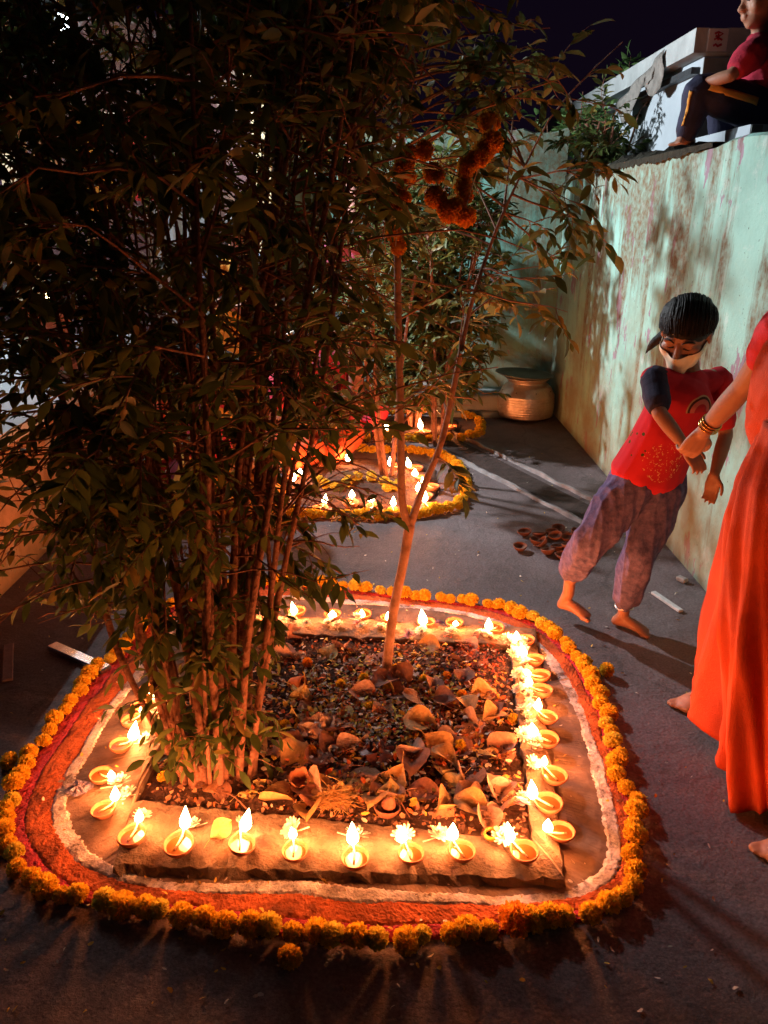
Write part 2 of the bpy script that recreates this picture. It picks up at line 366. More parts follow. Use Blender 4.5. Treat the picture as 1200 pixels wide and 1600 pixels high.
# ---- house veranda on the left
house = thing('house', 'house with peach veranda plinth and pale wall seen through the shrub', 'house', (-2.4, 4.6, 0))
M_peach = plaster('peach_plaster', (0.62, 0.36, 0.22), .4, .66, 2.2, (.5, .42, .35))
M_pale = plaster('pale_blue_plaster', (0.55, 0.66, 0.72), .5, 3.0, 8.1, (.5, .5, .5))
mb = MB(); mb.box((-6, 2.7, -.02), (-1.62, BY - .03, .60)); put('plinth', mb.mesh('plinth', M_peach), house)
mb = MB(); mb.box((-6, 2.66, .602), (-1.58, BY - .03, .66)); put('plinth_slab', mb.mesh('pslab', pmat('white_floor', (.62, .66, .70), .6, .15, 5)), house)
mb = MB(); mb.box((-6, 2.8, .662), (-3.0, BY - .03, 2.9)); put('wall_face', mb.mesh('hwall', M_pale), house)
mb = MB(); mb.box((-6, 2.5, 2.902), (-2.2, BY + .6, 3.02)); put('roof', mb.mesh('hroof', M_grey), house)
for yy in (3.15, 5.15):
    mb = MB(); mb.box((-2.42, yy, .662), (-2.24, yy + .18, 2.90)); put('pillar', mb.mesh('pillar', pmat('cream_paint', (.68, .60, .38), .7, .1, 4)), house)
dm = pmat('door_blue', (.05, .12, .22), .5, .2, 8)
d = MB(); d.box((-3.0, 3.9, .665), (-2.97, 4.75, 2.5)); dr_ = put('door', d.mesh('door', dm), house)
d = MB()
for zz in (.8, 1.65):
    for y0 in (3.98, 4.36): d.box((-2.972, y0, zz), (-2.955, y0 + .3, zz + .7))
dp = put('door_panel', d.mesh('dpan', pmat('door_blue_light', (.08, .18, .3), .5)), dr_); dp.matrix_parent_inverse = Matrix.Identity(4)
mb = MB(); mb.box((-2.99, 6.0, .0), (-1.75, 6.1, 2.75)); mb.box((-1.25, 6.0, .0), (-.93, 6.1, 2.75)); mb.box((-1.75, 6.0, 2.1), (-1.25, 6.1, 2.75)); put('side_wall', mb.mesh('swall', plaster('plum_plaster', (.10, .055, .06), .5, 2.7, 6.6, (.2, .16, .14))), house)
mb = MB(); vs = []; fs = []
for i in range(26):
    for j in range(3): vs.append((-1.76 + .52 * i / 25, 6.06 + .018 * math.sin(i * 1.1), 2.1 - .95 * j))
for i in range(25):
    for j in range(2): fs.append((i*3 + j, i*3 + j + 1, i*3 + j + 4, i*3 + j + 3))
mb.add(vs, fs); put('door_curtain', mb.mesh('curtain', pmat('curtain_white', (.62, .66, .68), .8, .15, 10, .2, 90, trans=.3), True), house)
# cream doorpost in front of the rear wall
mb = MB(); mb.box((-.86, 5.55, 0), (-.75, 5.66, 2.3)); mb.box((-.9, 5.5, 0), (-.71, 5.7, .06)); mb.box((-.89, 5.52, 2.3), (-.72, 5.69, 2.36))
tag(put('cream_post', mb.mesh('cpost', pmat('cream_paint2', (.72, .66, .40), .7, .1, 4))), 'cream painted square post standing before the rear wall', 'post')

# ================================================================== FLOODLIGHT ON POLE
fl = thing('floodlight', 'white floodlight on a bamboo pole behind the dense shrub', 'lamp', (-1.95, 5.45, .66))
LP = Vector((-1.9, 5.42, 2.55))
mb = MB(); mb.tube([(-1.98, 5.5, .66), (-1.97, 5.5, 1.6), (-1.985, 5.5, 2.75)], [.028, .026, .022], 8)
for zz in (1.0, 1.45, 1.9, 2.35): mb.tube([(-1.975, 5.5, zz - .01), (-1.975, 5.5, zz + .01)], [.032, .032], 8)
put('pole', mb.mesh('pole', pmat('bamboo', (.35, .25, .12), .6)), fl)
fd = (Vector((1.38, 4.85, 1.15)) - LP).normalized(); FM = frame(fd, (0, 0, 1)).to_4x4(); FM.translation = LP - fd * .05
mb = MB(); mb.box((-.06, -.11, -.08), (-.008, .11, .08)); mb.box((-.008, -.11, .07), (.012, .11, .08)); mb.box((-.008, -.11, -.08), (.012, .11, -.07))
for k in range(6): mb.box((-.085, -.1 + k * .037, -.07), (-.06, -.09 + k * .037, .07))
put('housing', mb.mesh('housing', pmat('lamp_housing', (.03, .03, .03), .5)), fl, FM)
mb = MB(); mb.box((-.006, -.10, -.066), (.0, .10, .066)); put('lamp_glass', mb.mesh('lglass', emit('flood_white', (.75, .92, 1), 30)), fl, FM)
ld = bpy.data.lights.new('flood_bulb', 'SPOT'); ld.spot_size = R(106); ld.spot_blend = .75; ld.energy = FLOOD_W; ld.color = (.90, .95, 1.0); ld.shadow_soft_size = .05
lo = bpy.data.objects.new('flood_bulb', ld); COL.objects.link(lo); lo.location = LP + fd * .07; lo.rotation_euler = fd.to_track_quat('-Z', 'Y').to_euler(); lo.parent = fl; lo.matrix_parent_inverse = Matrix.Translation(-fl.location)

tu = thing('tube_light', 'white tube light mounted on the pale house wall under the roof', 'lamp', (-2.98, 4.9, 2.45))
mb = MB(); mb.box((-3.0, 4.25, 2.47), (-2.95, 5.55, 2.53)); put('fitting', mb.mesh('fit', pmat('fitting_white', (.7, .7, .7), .5, .05)), tu)
mb = MB(); mb.tube([(-2.92, 4.3, 2.46), (-2.92, 5.5, 2.46)], [.014, .014], 10); put('tube', mb.mesh('tube', emit('tube_white', (.85, .95, 1), 45), True), tu)
al = bpy.data.lights.new('tube_glow', 'AREA'); al.shape = 'RECTANGLE'; al.size = 1.2; al.size_y = .03; al.energy = 42; al.color = (.85, .94, 1)
ao = bpy.data.objects.new('tube_glow', al); COL.objects.link(ao); ao.location = (-2.89, 4.9, 2.45); ao.rotation_euler = Vector((1, 0, -.5)).to_track_quat('-Z', 'X').to_euler(); ao.parent = tu; ao.matrix_parent_inverse = Matrix.Translation(-tu.location)
tq = Vector((1, 0, -.5)).normalized(); ao.rotation_euler = Matrix((Vector((0, 1, 0)), (-tq).cross(Vector((0, 1, 0))), -tq)).transposed().to_euler()
# ================================================================== PLANTING BED
KZ = .034
inner = [P(212, 1250, KZ), P(832, 1312, KZ), P(797, 1008, KZ), P(330, 982, KZ)]
outer = [P(176, 1366, .01), P(884, 1384, .01), P(838, 984, .01), P(292, 958, .01)]
kerb = thing('bed_kerb', 'clay smeared concrete kerb around the square planting bed', 'kerb', ((inner[0] + inner[2]) / 2).to_tuple()[:2] + (0,))
M_kerb = pmat('kerb_clay', (0.20, 0.145, 0.10), .85, .55, 9, .7, 45)
n_, l_ = M_kerb.node_tree.nodes, M_kerb.node_tree.links; b_ = n_['Principled BSDF']; src = b_.inputs['Base Color'].links[0].from_socket
t_ = noise(n_, l_, 13, detail=6, rough=.6, vec=objcoord(n_), dist=.6); r_ = ramp(n_, [(.60, (0, 0, 0)), (.68, (1, 1, 1))]); l_.new(t_.outputs[0], r_.inputs[0])
l_.new(mixc(n_, l_, vmath(n_, l_, 'MULTIPLY', r_.outputs[0], .8), src, (.035, .022, .015)), b_.inputs['Base Color'])
for i in range(4):
    a0, a1, b0, b1 = inner[i], inner[(i+1) % 4], outer[i], outer[(i+1) % 4]
    mb = MB(); K = 48; vs = []; fs = []
    for k in range(K):
        t = k / (K - 1); pi = a0.lerp(a1, t); po = b0.lerp(b1, t); d = (po - pi); jo = d.normalized() * random.uniform(-.006, .012)
        j = random.uniform(-.006, .006); pi = pi + d.normalized() * j; z = KZ + random.uniform(-.002, .002) - (.006 if random.random() < .08 else 0)
        vs += [(pi.x, pi.y, -.05), (pi.x, pi.y, z - .002), (pi.x + d.x*.02, pi.y + d.y*.02, z), (pi.x + d.x*.5, pi.y + d.y*.5, z - .001), (pi.x + d.x*.93, pi.y + d.y*.93, z - .010), (po.x + jo.x, po.y + jo.y, .006), (po.x, po.y, -.05)]
    for k in range(K - 1):
        for j in range(6): fs.append((k*7 + j, k*7 + j + 1, (k+1)*7 + j + 1, (k+1)*7 + j))
    mb.add(vs, fs); put('kerb_side', mb.mesh('kside', M_kerb), kerb)
# soil
def lerp2(poly, u, v): return poly[0].lerp(poly[1], u).lerp(poly[3].lerp(poly[2], u), v)
SOILZ = -.012
mb = MB(); NU = 60; vs = []; fs = []
hs = {}
gx = np.linspace(0, 1, NU)
hm = np.zeros((NU, NU))
for _ in range(22):
    fx, fy, ph = rng.normal(0, 14), rng.normal(0, 14), rng.uniform(0, 6.28); hm += np.sin(gx[:, None]*fx + gx[None, :]*fy + ph)
hm = np.clip(hm / 22 * .020, -.010, .016)
def soil_h(u, v): return SOILZ + .034 + hm[min(NU-1, max(0, int(v * (NU-1)))), min(NU-1, max(0, int(u * (NU-1))))] * 1.0 - .010 * (max(abs(u-.5), abs(v-.5)) * 2) ** 4
for j in range(NU):
    for i in range(NU):
        p = lerp2(inner, i/(NU-1), j/(NU-1)); vs.append((p.x, p.y, soil_h(i/(NU-1), j/(NU-1)) + random.uniform(-.003, .003)))
for j in range(NU - 1):
    for i in range(NU - 1): a = j*NU + i; fs.append((a, a+1, a+NU+1, a+NU))
mb.add(vs, fs); tag(put('soil_bed_ground', mb.mesh('soil', pmat('soil', (0.085, 0.045, 0.030), .95, .5, 30, 1.0, 70), True)), 'dark soil inside the square planting bed', kind='structure')

# ---- powder bands and clay smear between bed and flowers
marig_px = [(8,1290),(16,1332),(42,1370),(85,1402),(135,1415),(172,1421),(220,1426),(285,1434),(325,1446),(360,1452),(400,1458),(435,1463),(490,1470),(535,1474),(580,1476),(620,1475),(665,1474),(700,1472),(725,1469),(770,1467),(800,1454),(830,1447),(862,1444),(905,1442),(935,1436),(962,1420),(988,1400),(996,1370),(994,1335),(990,1300),(998,1268),(978,1240),(966,1215),(970,1187),(956,1160),(950,1130),(944,1105),(932,1085),(912,1045),(888,1015),(862,991),(838,974),(800,958),(760,949),(715,942),(670,937),(620,932),(575,927),(530,920),(480,915),(430,913),(380,915),(330,922),(280,940),(240,968),(204,1005),(175,1033),(152,1053),(135,1075),(115,1097),(95,1127),(80,1150),(63,1170),(45,1195),(30,1220),(18,1250)]
white_px = [(92,1262),(98,1300),(130,1342),(190,1370),(300,1386),(400,1390),(470,1390),(620,1402),(720,1406),(800,1408),(890,1398),(945,1375),(962,1340),(955,1290),(938,1225),(915,1150),(897,1100),(872,1050),(848,1018),(812,990),(760,970),(700,957),(620,948),(540,942),(460,936),(390,938),(330,945),(285,968),(250,1005),(215,1060),(190,1092),(160,1135),(135,1178),(110,1215)]
MARIG = [P(*p) for p in marig_px]; WHITE = [P(*p) for p in white_px]
CTR = (inner[0] + inner[1] + inner[2] + inner[3]) / 4; CTR.z = 0
def polar(poly, N=360):
    a = np.array([math.atan2(p.y - CTR.y, p.x - CTR.x) for p in poly]); r = np.array([math.hypot(p.x - CTR.x, p.y - CTR.y) for p in poly])
    o = np.argsort(a); a = a[o]; r = r[o]; a = np.concatenate([a - 2*np.pi, a, a + 2*np.pi]); r = np.concatenate([r, r, r])
    return lambda th: float(np.interp(th, a, r))
rM, rW = polar(MARIG), polar(WHITE)
rK = polar([o_ for i in range(4) for o_ in (outer[i].lerp(outer[(i+1) % 4], t) for t in np.linspace(0, 1, 12)[:-1])])
def wob(seed):
    g = np.random.default_rng(seed); A = [(g.integers(3, 60), g.uniform(0, 6.28), g.uniform(.3, 1)) for _ in range(16)]
    return lambda th: sum(a / math.sqrt(k) * math.sin(k * th + p) for k, p, a in A) / 2.2
def band(name, label, lo, hi, mat, z, hgt, seed, nr=9, jit=.05, gaps=None):
    w1, w2 = wob(seed), wob(seed + 1); mb = MB(); N = 900; vs = []; fs = []
    for i in range(N):
        th = 2*math.pi*i/N - math.pi; a = lo(th) + jit * w1(th); b = hi(th) + jit * w2(th)
        for j in range(nr):
            t = j/(nr-1); r = a + (b - a) * t + random.uniform(-.0035, .0035); e = math.sin(math.pi*min(1, max(0, t))) ** .5
            zz = z + (hgt * e * random.uniform(.35, 1.15) if 0 < j < nr-1 else -.003)
            if gaps and gaps(th): zz = z - .0035
            vs.append((CTR.x + r*math.cos(th), CTR.y + r*math.sin(th), zz))
    for i in range(N):
        for j in range(nr-1): fs.append((i*nr + j, i*nr + j+1, ((i+1) % N)*nr + j+1, ((i+1) % N)*nr + j))
    mb.add(vs, fs); return tag(put(name, mb.mesh(name, mat)), label, kind='stuff')
mixr = lambda t: (lambda th: rW(th) + (rM(th) - rW(th)) * t)
def powder_mat(name, col, lo_, hi_):
    m = pmat(name, col, .95, .4, 13, .5, 90); n, l = m.node_tree.nodes, m.node_tree.links; co = objcoord(n); t = noise(n, l, 15, detail=9, rough=.75, vec=co); r = ramp(n, [(lo_, (0, 0, 0)), (hi_, (1, 1, 1))]); l.new(t.outputs[0], r.inputs[0])
    l.new(r.outputs[0], n['Principled BSDF'].inputs['Alpha']); return m
band('clay_smear', 'thin dried clay smear around the kerb', lambda th: rK(th) - .02, mixr(.05), pmat('clay_smear', (0.24, 0.17, 0.13), .85, .6, 6, .4, 25), .005, .002, 3, 5, .004)
def gapf(th): return math.sin(5.3 * th + 1.0) + math.sin(11.7 * th) * .8 + math.sin(29 * th) * .4 > .75
band('white_powder_line', 'white rice powder line around the lamps', lambda th: rW(th) - .012 - .012 * math.sin(3 * th) ** 2, lambda th: rW(th) + .020, powder_mat('white_powder', (0.72, 0.69, 0.70), .34, .54), .0095, .0010, 21, 7, .010, gapf)
band('orange_powder_band', 'orange coloured powder band inside the flower ring', lambda th: rW(th) + .012, mixr(.66), pmat('orange_powder', (0.50, 0.125, 0.035), .95, .7, 11, .8, 60), .006, .0035, 31, 9, .014)
band('maroon_powder_band', 'maroon coloured powder band beside the flower ring', mixr(.60), mixr(.97), pmat('maroon_powder', (0.36, 0.035, 0.06), .95, .5, 16, .8, 60), .005, .004, 41, 7, .012)

# ================================================================== FLOWERS
M_marY = pmat('marigold_yellow', (0.90, 0.57, 0.04), .75, .2, 60, 0, island=.25, trans=.42)
M_marO = pmat('marigold_orange', (0.92, 0.38, 0.035), .75, .2, 60, 0, island=.25, trans=.42)
M_marL = pmat('marigold_lemon', (0.84, 0.68, 0.10), .75, .2, 60, 0, island=.25, trans=.42)
M_green = pmat('sepal_green', (0.10, 0.16, 0.03), .6, .3)
def petal(mb, base, d, up, L, W, cup=.25, ruff=0):
    d = Vector(d).normalized(); s = d.cross(Vector(up)); s = s.normalized() if s.length > 1e-4 else d.orthogonal().normalized(); n = s.cross(d)
    b = Vector(base); q = [b - s*W*.25, b + s*W*.25, b + d*L*.6 + s*W*.5 + n*L*cup*.4, b + d*L + s*W*.28 + n*L*(cup + ruff), b + d*L*1.03 + n*L*(cup - ruff), b + d*L - s*W*.28 + n*L*(cup + ruff), b + d*L*.6 - s*W*.5 + n*L*cup*.4]
    mb.add(q, [(0, 1, 2, 6), (6, 2, 3, 4), (6, 4, 5)])
def marigold_mesh(seed, mat, r=.033):
    g = random.Random(seed); mb = MB(); N = 250; sq = (g.uniform(.9, 1.1), g.uniform(.9, 1.1), g.uniform(.82, 1.0))
    for i in range(N):
        t = (i + .5) / N; ph = math.acos(1 - 1.72 * t); th = i * 2.39996 + g.uniform(-.25, .25)
        d = Vector((math.sin(ph)*math.cos(th)*sq[0], math.sin(ph)*math.sin(th)*sq[1], math.cos(ph)*sq[2]))
        c = Vector((0, 0, r * .76)); L = r * g.uniform(.26, .42)
        dd = (d + Vector((math.cos(th), math.sin(th), 0)) * .25 * (1 - abs(d.z)) + Vector((g.uniform(-.35, .35), g.uniform(-.35, .35), g.uniform(-.35, .35)))).normalized()
        petal(mb, c + d * r * g.uniform(.58, .68), dd, d, L, r * g.uniform(.22, .36), .25, g.uniform(-.15, .15))
    mb.ell((0, 0, r * .74), (r*.74, r*.74, r*.66), None, 12, 8)
    return mb.mesh('marigold', mat, False)
marY = [marigold_mesh(k, M_marY) for k in range(5)]; marO = [marigold_mesh(20 + k, M_marO) for k in range(2)]; marL = [marigold_mesh(30 + k, M_marL) for k in range(2)]
def flower_at(p, mesh, s, label, group, name='marigold', cat='flower', tilt=.5):
    o = put(name, mesh); o.location = p
    o.rotation_euler = (random.uniform(-tilt, tilt), random.uniform(-tilt, tilt), random.uniform(0, 6.28)); o.scale = (s, s, s * random.uniform(.9, 1.05))
    return tag(o, label, cat, group)
def resample(poly, step, closed=True):
    pts = poly + ([poly[0]] if closed else []); out = []; acc = 0.0
    for a, b in zip(pts[:-1], pts[1:]):
        L = (b - a).length; t = acc
        while t < L: out.append(a.lerp(b, t / L)); t += step() if callable(step) else step
        acc = t - L
    return out
cx0, cx1, cy0, cy1 = min(p.x for p in MARIG), max(p.x for p in MARIG), min(p.y for p in MARIG), max(p.y for p in MARIG)
def side_of(p):
    u = (p.x - (cx0+cx1)/2) / (cx1-cx0); v = (p.y - (cy0+cy1)/2) / (cy1-cy0)
    if abs(u) > abs(v): return 'side facing the orange saree' if u > 0 else 'side facing the metal bar'
    return 'back side behind the slender tree' if v > 0 else 'front side nearest the viewer'
orange_spot = P(795, 1452)
for p in resample(MARIG, lambda: random.uniform(.043, .057)):
    p = Vector((p.x + random.uniform(-.005, .005), p.y + random.uniform(-.005, .005), .004)); s = random.uniform(.68, .96); sd_ = side_of(p)
    if (p - orange_spot).length < .03:
        flower_at(p, marO[0], 1.15, 'single deep orange marigold among the yellow flowers of the front border', 'bed marigolds'); continue
    flower_at(p, random.choice(marY) if random.random() < .9 else random.choice(marL), s, 'yellow marigold in the ring around the planting bed, ' + sd_, 'yellow marigolds of the ring, ' + sd_)
for px, lab in (((22,1196), 'loose yellow marigold outside the ring on the metal bar side'), ((456,1500), 'loose yellow marigold fallen in front of the front border'), ((946,1056), 'loose yellow marigold just outside the ring towards the girl')):
    flower_at(P(*px) + Vector((0, 0, .004)), marY[1], .8, lab, 'bed marigolds')

M_mumW = pmat('chrysanthemum_white', (0.80, 0.76, 0.66), .7, .1, 40, 0, island=.12, trans=.3)
M_mumP = pmat('chrysanthemum_pink', (0.72, 0.45, 0.52), .7, .15, 40, 0, island=.15, trans=.3)
def mum_mesh(seed, mat, r=.024):
    g = random.Random(seed); mb = MB()
    for k, (n_, el, L) in enumerate(((15, .12, 1.0), (13, .42, .9), (10, .8, .72), (6, 1.2, .5))):
        for i in range(n_):
            th = 6.283 * (i + .5 * (k % 2)) / n_ + g.uniform(-.12, .12); e = el + g.uniform(-.12, .12)
            d = Vector((math.cos(th)*math.cos(e), math.sin(th)*math.cos(e), math.sin(e))); petal(mb, (0, 0, .006), d, (0, 0, 1), r * L * g.uniform(.85, 1.1), r * .3, .12)
    mb.ell((0, 0, .004), (r*.35, r*.35, r*.25), None, 8, 5)
    mb.tube([(0, 0, .002), (r*.5, 0, -.001), (r*1.5, r*.2, -.002)], [.0018, .0015, .0013], 5)
    return mb.mesh('mum', mat)
mumW = [mum_mesh(k, M_mumW) for k in range(4)]; mumP = [mum_mesh(9, M_mumP)]

# ================================================================== OIL LAMPS
M_clay = pmat('terracotta', (0.40, 0.155, 0.075), .8, .35, 30, .3, 90)
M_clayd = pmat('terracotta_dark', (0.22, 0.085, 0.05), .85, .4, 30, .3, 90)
M_oil = pmat('lamp_oil', (0.13, 0.055, 0.015), .12, .2, 20, 0, spec=.6)
M_wick = pmat('cotton_wick', (0.72, 0.66, 0.5), .9, .2, 60, .3, 200)
M_flame = emit('flame', (1, .70, .32), 22, 1)
def lipd(p, th, r, z):       # pinched spout towards +x
    k = max(0, math.cos(th)) ** 8 * max(0, min(1, (z - .004) / .02)) if r > .01 else 0
    return Vector((p.x * (1 + .22 * k), p.y * (1 - .25 * k), p.z + .002 * k))
mb = MB(); prof = [(.0005, 0), (.018, 0), (.022, .003), (.031, .013), (.036, .023), (.0355, .0265), (.0325, .0265), (.0315, .0225), (.026, .012), (.015, .006), (.0005, .005)]
mb.lathe(prof, 24, deform=lipd); bowl_me = mb.mesh('bowl', M_clay, True)
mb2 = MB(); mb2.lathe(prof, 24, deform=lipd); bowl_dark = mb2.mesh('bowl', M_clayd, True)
mb = MB(); mb.lathe([(.0005, .0165), (.0285, .0165)], 20); oil_me = mb.mesh('oil', M_oil, True)
mb = MB(); mb.tube([(-.012, .006, .0178), (.004, .003, .0185), (.022, .0, .0215), (.038, 0, .029), (.042, 0, .033)], [.0028, .003, .003, .0026, .0014], 6); wick_me = mb.mesh('wick', M_wick, True)
def flame_mesh(h, r, lean):
    mb = MB(); prof = [(.0006, 0), (r*.55, h*.06), (r*.95, h*.2), (r, h*.34), (r*.8, h*.52), (r*.48, h*.72), (r*.2, h*.9), (.0004, h)]
    mb.lathe(prof, 12, (.041, 0, .029), lambda p, th, rr, z: Vector((p.x + lean * (z/h) ** 1.6 * h, p.y, p.z))); return mb.mesh('flame', M_flame, True)
flames = [flame_mesh(.046, .0135, .15), flame_mesh(.038, .0125, .05), flame_mesh(.058, .015, .2), flame_mesh(.032, .0145, 0)]
ldm = bpy.data.lights.new('oil_flame', 'POINT'); ldm.energy = FLAME_W; ldm.color = (1.0, .225, .048); ldm.shadow_soft_size = .022
def make_lamp(loc, ang, label, group, lit=True, fl_=0, s=1.0, dark=False, tilt=None, oil=True):
    e = thing('oil_lamp', label, 'oil lamp', loc, group); e['local'] = 1
    e.rotation_euler = (tilt[0], tilt[1], ang) if tilt else (0, 0, ang); e.scale = (s, s, s)
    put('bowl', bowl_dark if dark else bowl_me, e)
    if oil: put('oil', oil_me, e); put('wick', wick_me, e)
    if lit:
        fo = put('flame', flames[fl_ % 4], e); k_ = random.uniform(.75, 1.2); fo.scale = (k_ * random.uniform(.85, 1.1), k_, k_ * random.uniform(.8, 1.25)); fo.location = (.041 * (1 - fo.scale[0]), 0, .029 * (1 - fo.scale[2])); fo.rotation_euler = (random.uniform(-.12, .12), 0, random.uniform(-.15, .15))
        l = bpy.data.objects.new('flame_light', ldm); COL.objects.link(l); l.parent = e; l.location = (.041, 0, .052)
    return e
def inpoly(p, poly):
    c = False; j = len(poly) - 1
    for i in range(len(poly)):
        a, b = poly[i], poly[j]
        if (a.y > p.y) != (b.y > p.y) and p.x < (b.x - a.x) * (p.y - a.y) / (b.y - a.y) + a.x: c = not c
        j = i
    return c
ORD = ['first', 'second', 'third', 'fourth', 'fifth', 'sixth', 'seventh', 'eighth', 'ninth', 'tenth', 'eleventh', 'twelfth', 'thirteenth', 'fourteenth', 'fifteenth', 'sixteenth', 'seventeenth', 'eighteenth', 'nineteenth', 'twentieth']
rows = {
 'front': ([(208,1312,218,1288),(280,1325,287,1304),(376,1325,372,1298),(461,1335,458,1312),(556,1347,552,1322),(642,1339,634,1320),(722,1335,707,1316),(820,1336,804,1320)], 'front kerb from the shrub side'),
 'left': ([(162,1270,184,1252),(158,1215,180,1218),(188,1168,206,1158),(207,1130,226,1117),(222,1106,244,1094),(234,1080,252,1070)], 'metal bar side, from the front'),
 'right': ([(877,1304,858,1304),(857,1260,838,1250),(866,1217,843,1198),(855,1159,832,1150),(855,1124,832,1112),(846,1083,824,1078),(845,1060,820,1055),(836,1034,813,1026),(822,1003,800,1002)], 'saree side, from the front'),
 'back': ([(772,984,760,990),(710,976,712,986),(666,976,658,984),(607,969,604,978),(567,962,563,970),(520,963,517,971),(465,958,462,967),(425,957,428,967),(380,958,385,968),(335,962,342,972)], 'back kerb from the child side'),
}
for key, (lst, desc) in rows.items():
    for i, (a, b, c, d) in enumerate(lst):
        p = P(a, b, KZ); zz = .008
        if inpoly(p, outer): zz = KZ - .002 if key in ('front',) else .022
        p = P(a, b, zz + .01); p.z = zz; q = P(c, d, zz + .02); ang = math.atan2(q.y - p.y, q.x - p.x)
        lit = not (key == 'left' and i == 5)
        make_lamp(p, ang, ('lit' if lit else 'unlit') + ' clay oil lamp, ' + ORD[i] + ' on the ' + desc, 'oil lamps around the planting bed', lit, (i * 7 + len(key)) % 4 if key != 'front' else (0, 2, 0, 1, 2, 0, 1, 2)[i], random.uniform(.92, 1.08), tilt=(random.gauss(0, .06), random.gauss(0, .06)))
        # a white flower resting on the kerb behind each lamp
        dirn = (q - p); dirn.z = 0; dirn.normalize(); fp = p + dirn * random.uniform(.068, .082) + Vector((-dirn.y, dirn.x, 0)) * random.uniform(-.018, .012)
        if key == 'right' and i in (0,): continue
        fz = KZ + .004 if inpoly(fp, outer) and not inpoly(fp, inner) else .02
        o = flower_at((fp.x, fp.y, fz), random.choice(mumW), random.uniform(1.0, 1.4), 'white chrysanthemum beside the ' + ORD[i] + ' lamp, ' + desc, 'white flowers beside the oil lamps', 'chrysanthemum', 'flower', .55)
for i in range(17):   # blossoms strewn on the far half of the kerb, more added for flame glow
    t = (i + .5) / 17; p = inner[2].lerp(outer[2], .4).lerp(inner[1].lerp(outer[1], .4), t * .62 + .02)
    o = flower_at((p.x + random.uniform(-.012, .012), p.y, KZ + .004), random.choice(mumW), random.uniform(.7, 1), 'small white blossom strewn on the kerb facing the saree', 'blossoms strewn on the kerb facing the saree', 'chrysanthemum', 'flower', .5)
for i in range(8):
    p = inner[3].lerp(outer[3], .4).lerp(inner[2].lerp(outer[2], .4), .25 + .09 * i)
    flower_at((p.x + random.uniform(-.012, .012), p.y, KZ + .004), random.choice(mumW), random.uniform(.7, 1), 'small white blossom strewn on the back kerb', 'blossoms strewn on the back kerb', 'chrysanthemum', 'flower', .5)
for px, lab in (((815,1258), 'pink chrysanthemum on the soil at the kerb facing the saree'), ((560,975), 'pink chrysanthemum on the back kerb'), ((640,992), 'pink chrysanthemum beside the slender trunk')):
    flower_at(P(px[0], px[1], .035), mumP[0], 1.0, lab, 'pink flowers', 'chrysanthemum')

# pile of unlit lamps
pile = [(820,838),(812,861),(843,842),(850,856),(862,839),(880,843),(872,862),(880,875),(905,848),(914,840),(897,862),(908,873),(888,852),(893,884),(868,850),(925,862),(856,868),(836,852),(915,858),(900,838),(872,832),(888,866)]
pz = [0]*12 + [.02, .0, .022, 0, 0, 0, .02, 0, 0, .022]
for i, (a, b) in enumerate(pile):
    p = P(a, b); p.z = pz[i] + .001; tl = (random.uniform(-.25, .25), random.uniform(-.25, .25)) if i not in (3, 9) else (random.choice((-1, 1)) * .75, .3)
    if i in (3, 9): p.z += .018
    else: p.z += .006
    lab = 'empty unlit clay lamp in the heap by the girl\'s feet' if i > 1 else ('empty unlit clay lamp lying apart at the far end of the heap', 'empty unlit clay lamp lying apart nearest the drain side of the heap')[i]
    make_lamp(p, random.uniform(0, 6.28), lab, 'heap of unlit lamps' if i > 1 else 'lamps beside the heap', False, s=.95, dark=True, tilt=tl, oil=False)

# ================================================================== FAR BEDS
def far_bed(c, a, b, nm, lamps, step, s, desc, lampdesc, soil=True):
    c = Vector(c); pts = []
    for i in range(80):
        th = 2*math.pi*i/80; ct, st = math.cos(th), math.sin(th); k = (abs(ct)**3 + abs(st)**3) ** (-1/3)
        pts.append(c + Vector((a*ct*k, b*st*k, 0)))
    for p in resample(pts, step):
        flower_at((p.x + random.uniform(-.01, .01), p.y + random.uniform(-.01, .01), .004), random.choice(marY), random.uniform(.85, 1.15) * s, 'yellow marigold in the ring around the ' + desc, 'marigolds of the ' + desc)
    mb = MB(); m = 60; vs = [(c.x, c.y, .02)]; fs = []
    for rr, z in ((.3, .022), (.6, .02), (.72, .012), (.75, .004)):
        for i in range(m):
            th = 2*math.pi*i/m; ct, st = math.cos(th), math.sin(th); k = (abs(ct)**3 + abs(st)**3) ** (-1/3); q = rr * random.uniform(.97, 1.03)
            vs.append((c.x + a*ct*k*q, c.y + b*st*k*q, z + random.uniform(-.006, .006)))
    for i in range(m): fs.append((0, 1 + i, 1 + (i+1) % m))
    for k in range(3):
        for i in range(m): fs.append((1 + k*m + i, 1 + (k+1)*m + i, 1 + (k+1)*m + (i+1) % m, 1 + k*m + (i+1) % m))
    mb.add(vs, fs); tag(put('soil_ground', mb.mesh('soil', pmat('soil', (.05, .03, .02)), True)), 'soil patch of the ' + desc, kind='structure')
    for i, (x, y) in enumerate(lamps):
        p = P(x, y, .05) if nm == 2 else Vector((x, y, 0)); p.z = .006; ang = math.atan2(c.y - p.y, c.x - p.x)
        make_lamp(p, ang, 'lit clay oil lamp, ' + ORD[i] + ' of the ' + lampdesc, 'lamps of the ' + desc, True, i % 4, 1.3)
far_bed((-.12, 4.42, 0), .60, .62, 2, [(448,730),(455,740),(444,752),(466,722),(537,716),(620,724),(650,727),(662,743),(675,756),(664,770),(672,787),(584,787),(617,794),(548,781),(500,790)], .052, 1.0, 'middle bed', 'middle bed from its shrub side')
far_bed((.12, 5.72, 0), .62, .42, 3, [(-.3, 5.45), (.0, 5.42), (.3, 5.45), (.5, 5.6), (-.4, 5.7)], .075, 1.1, 'farthest bed', 'farthest bed from the shrub side')
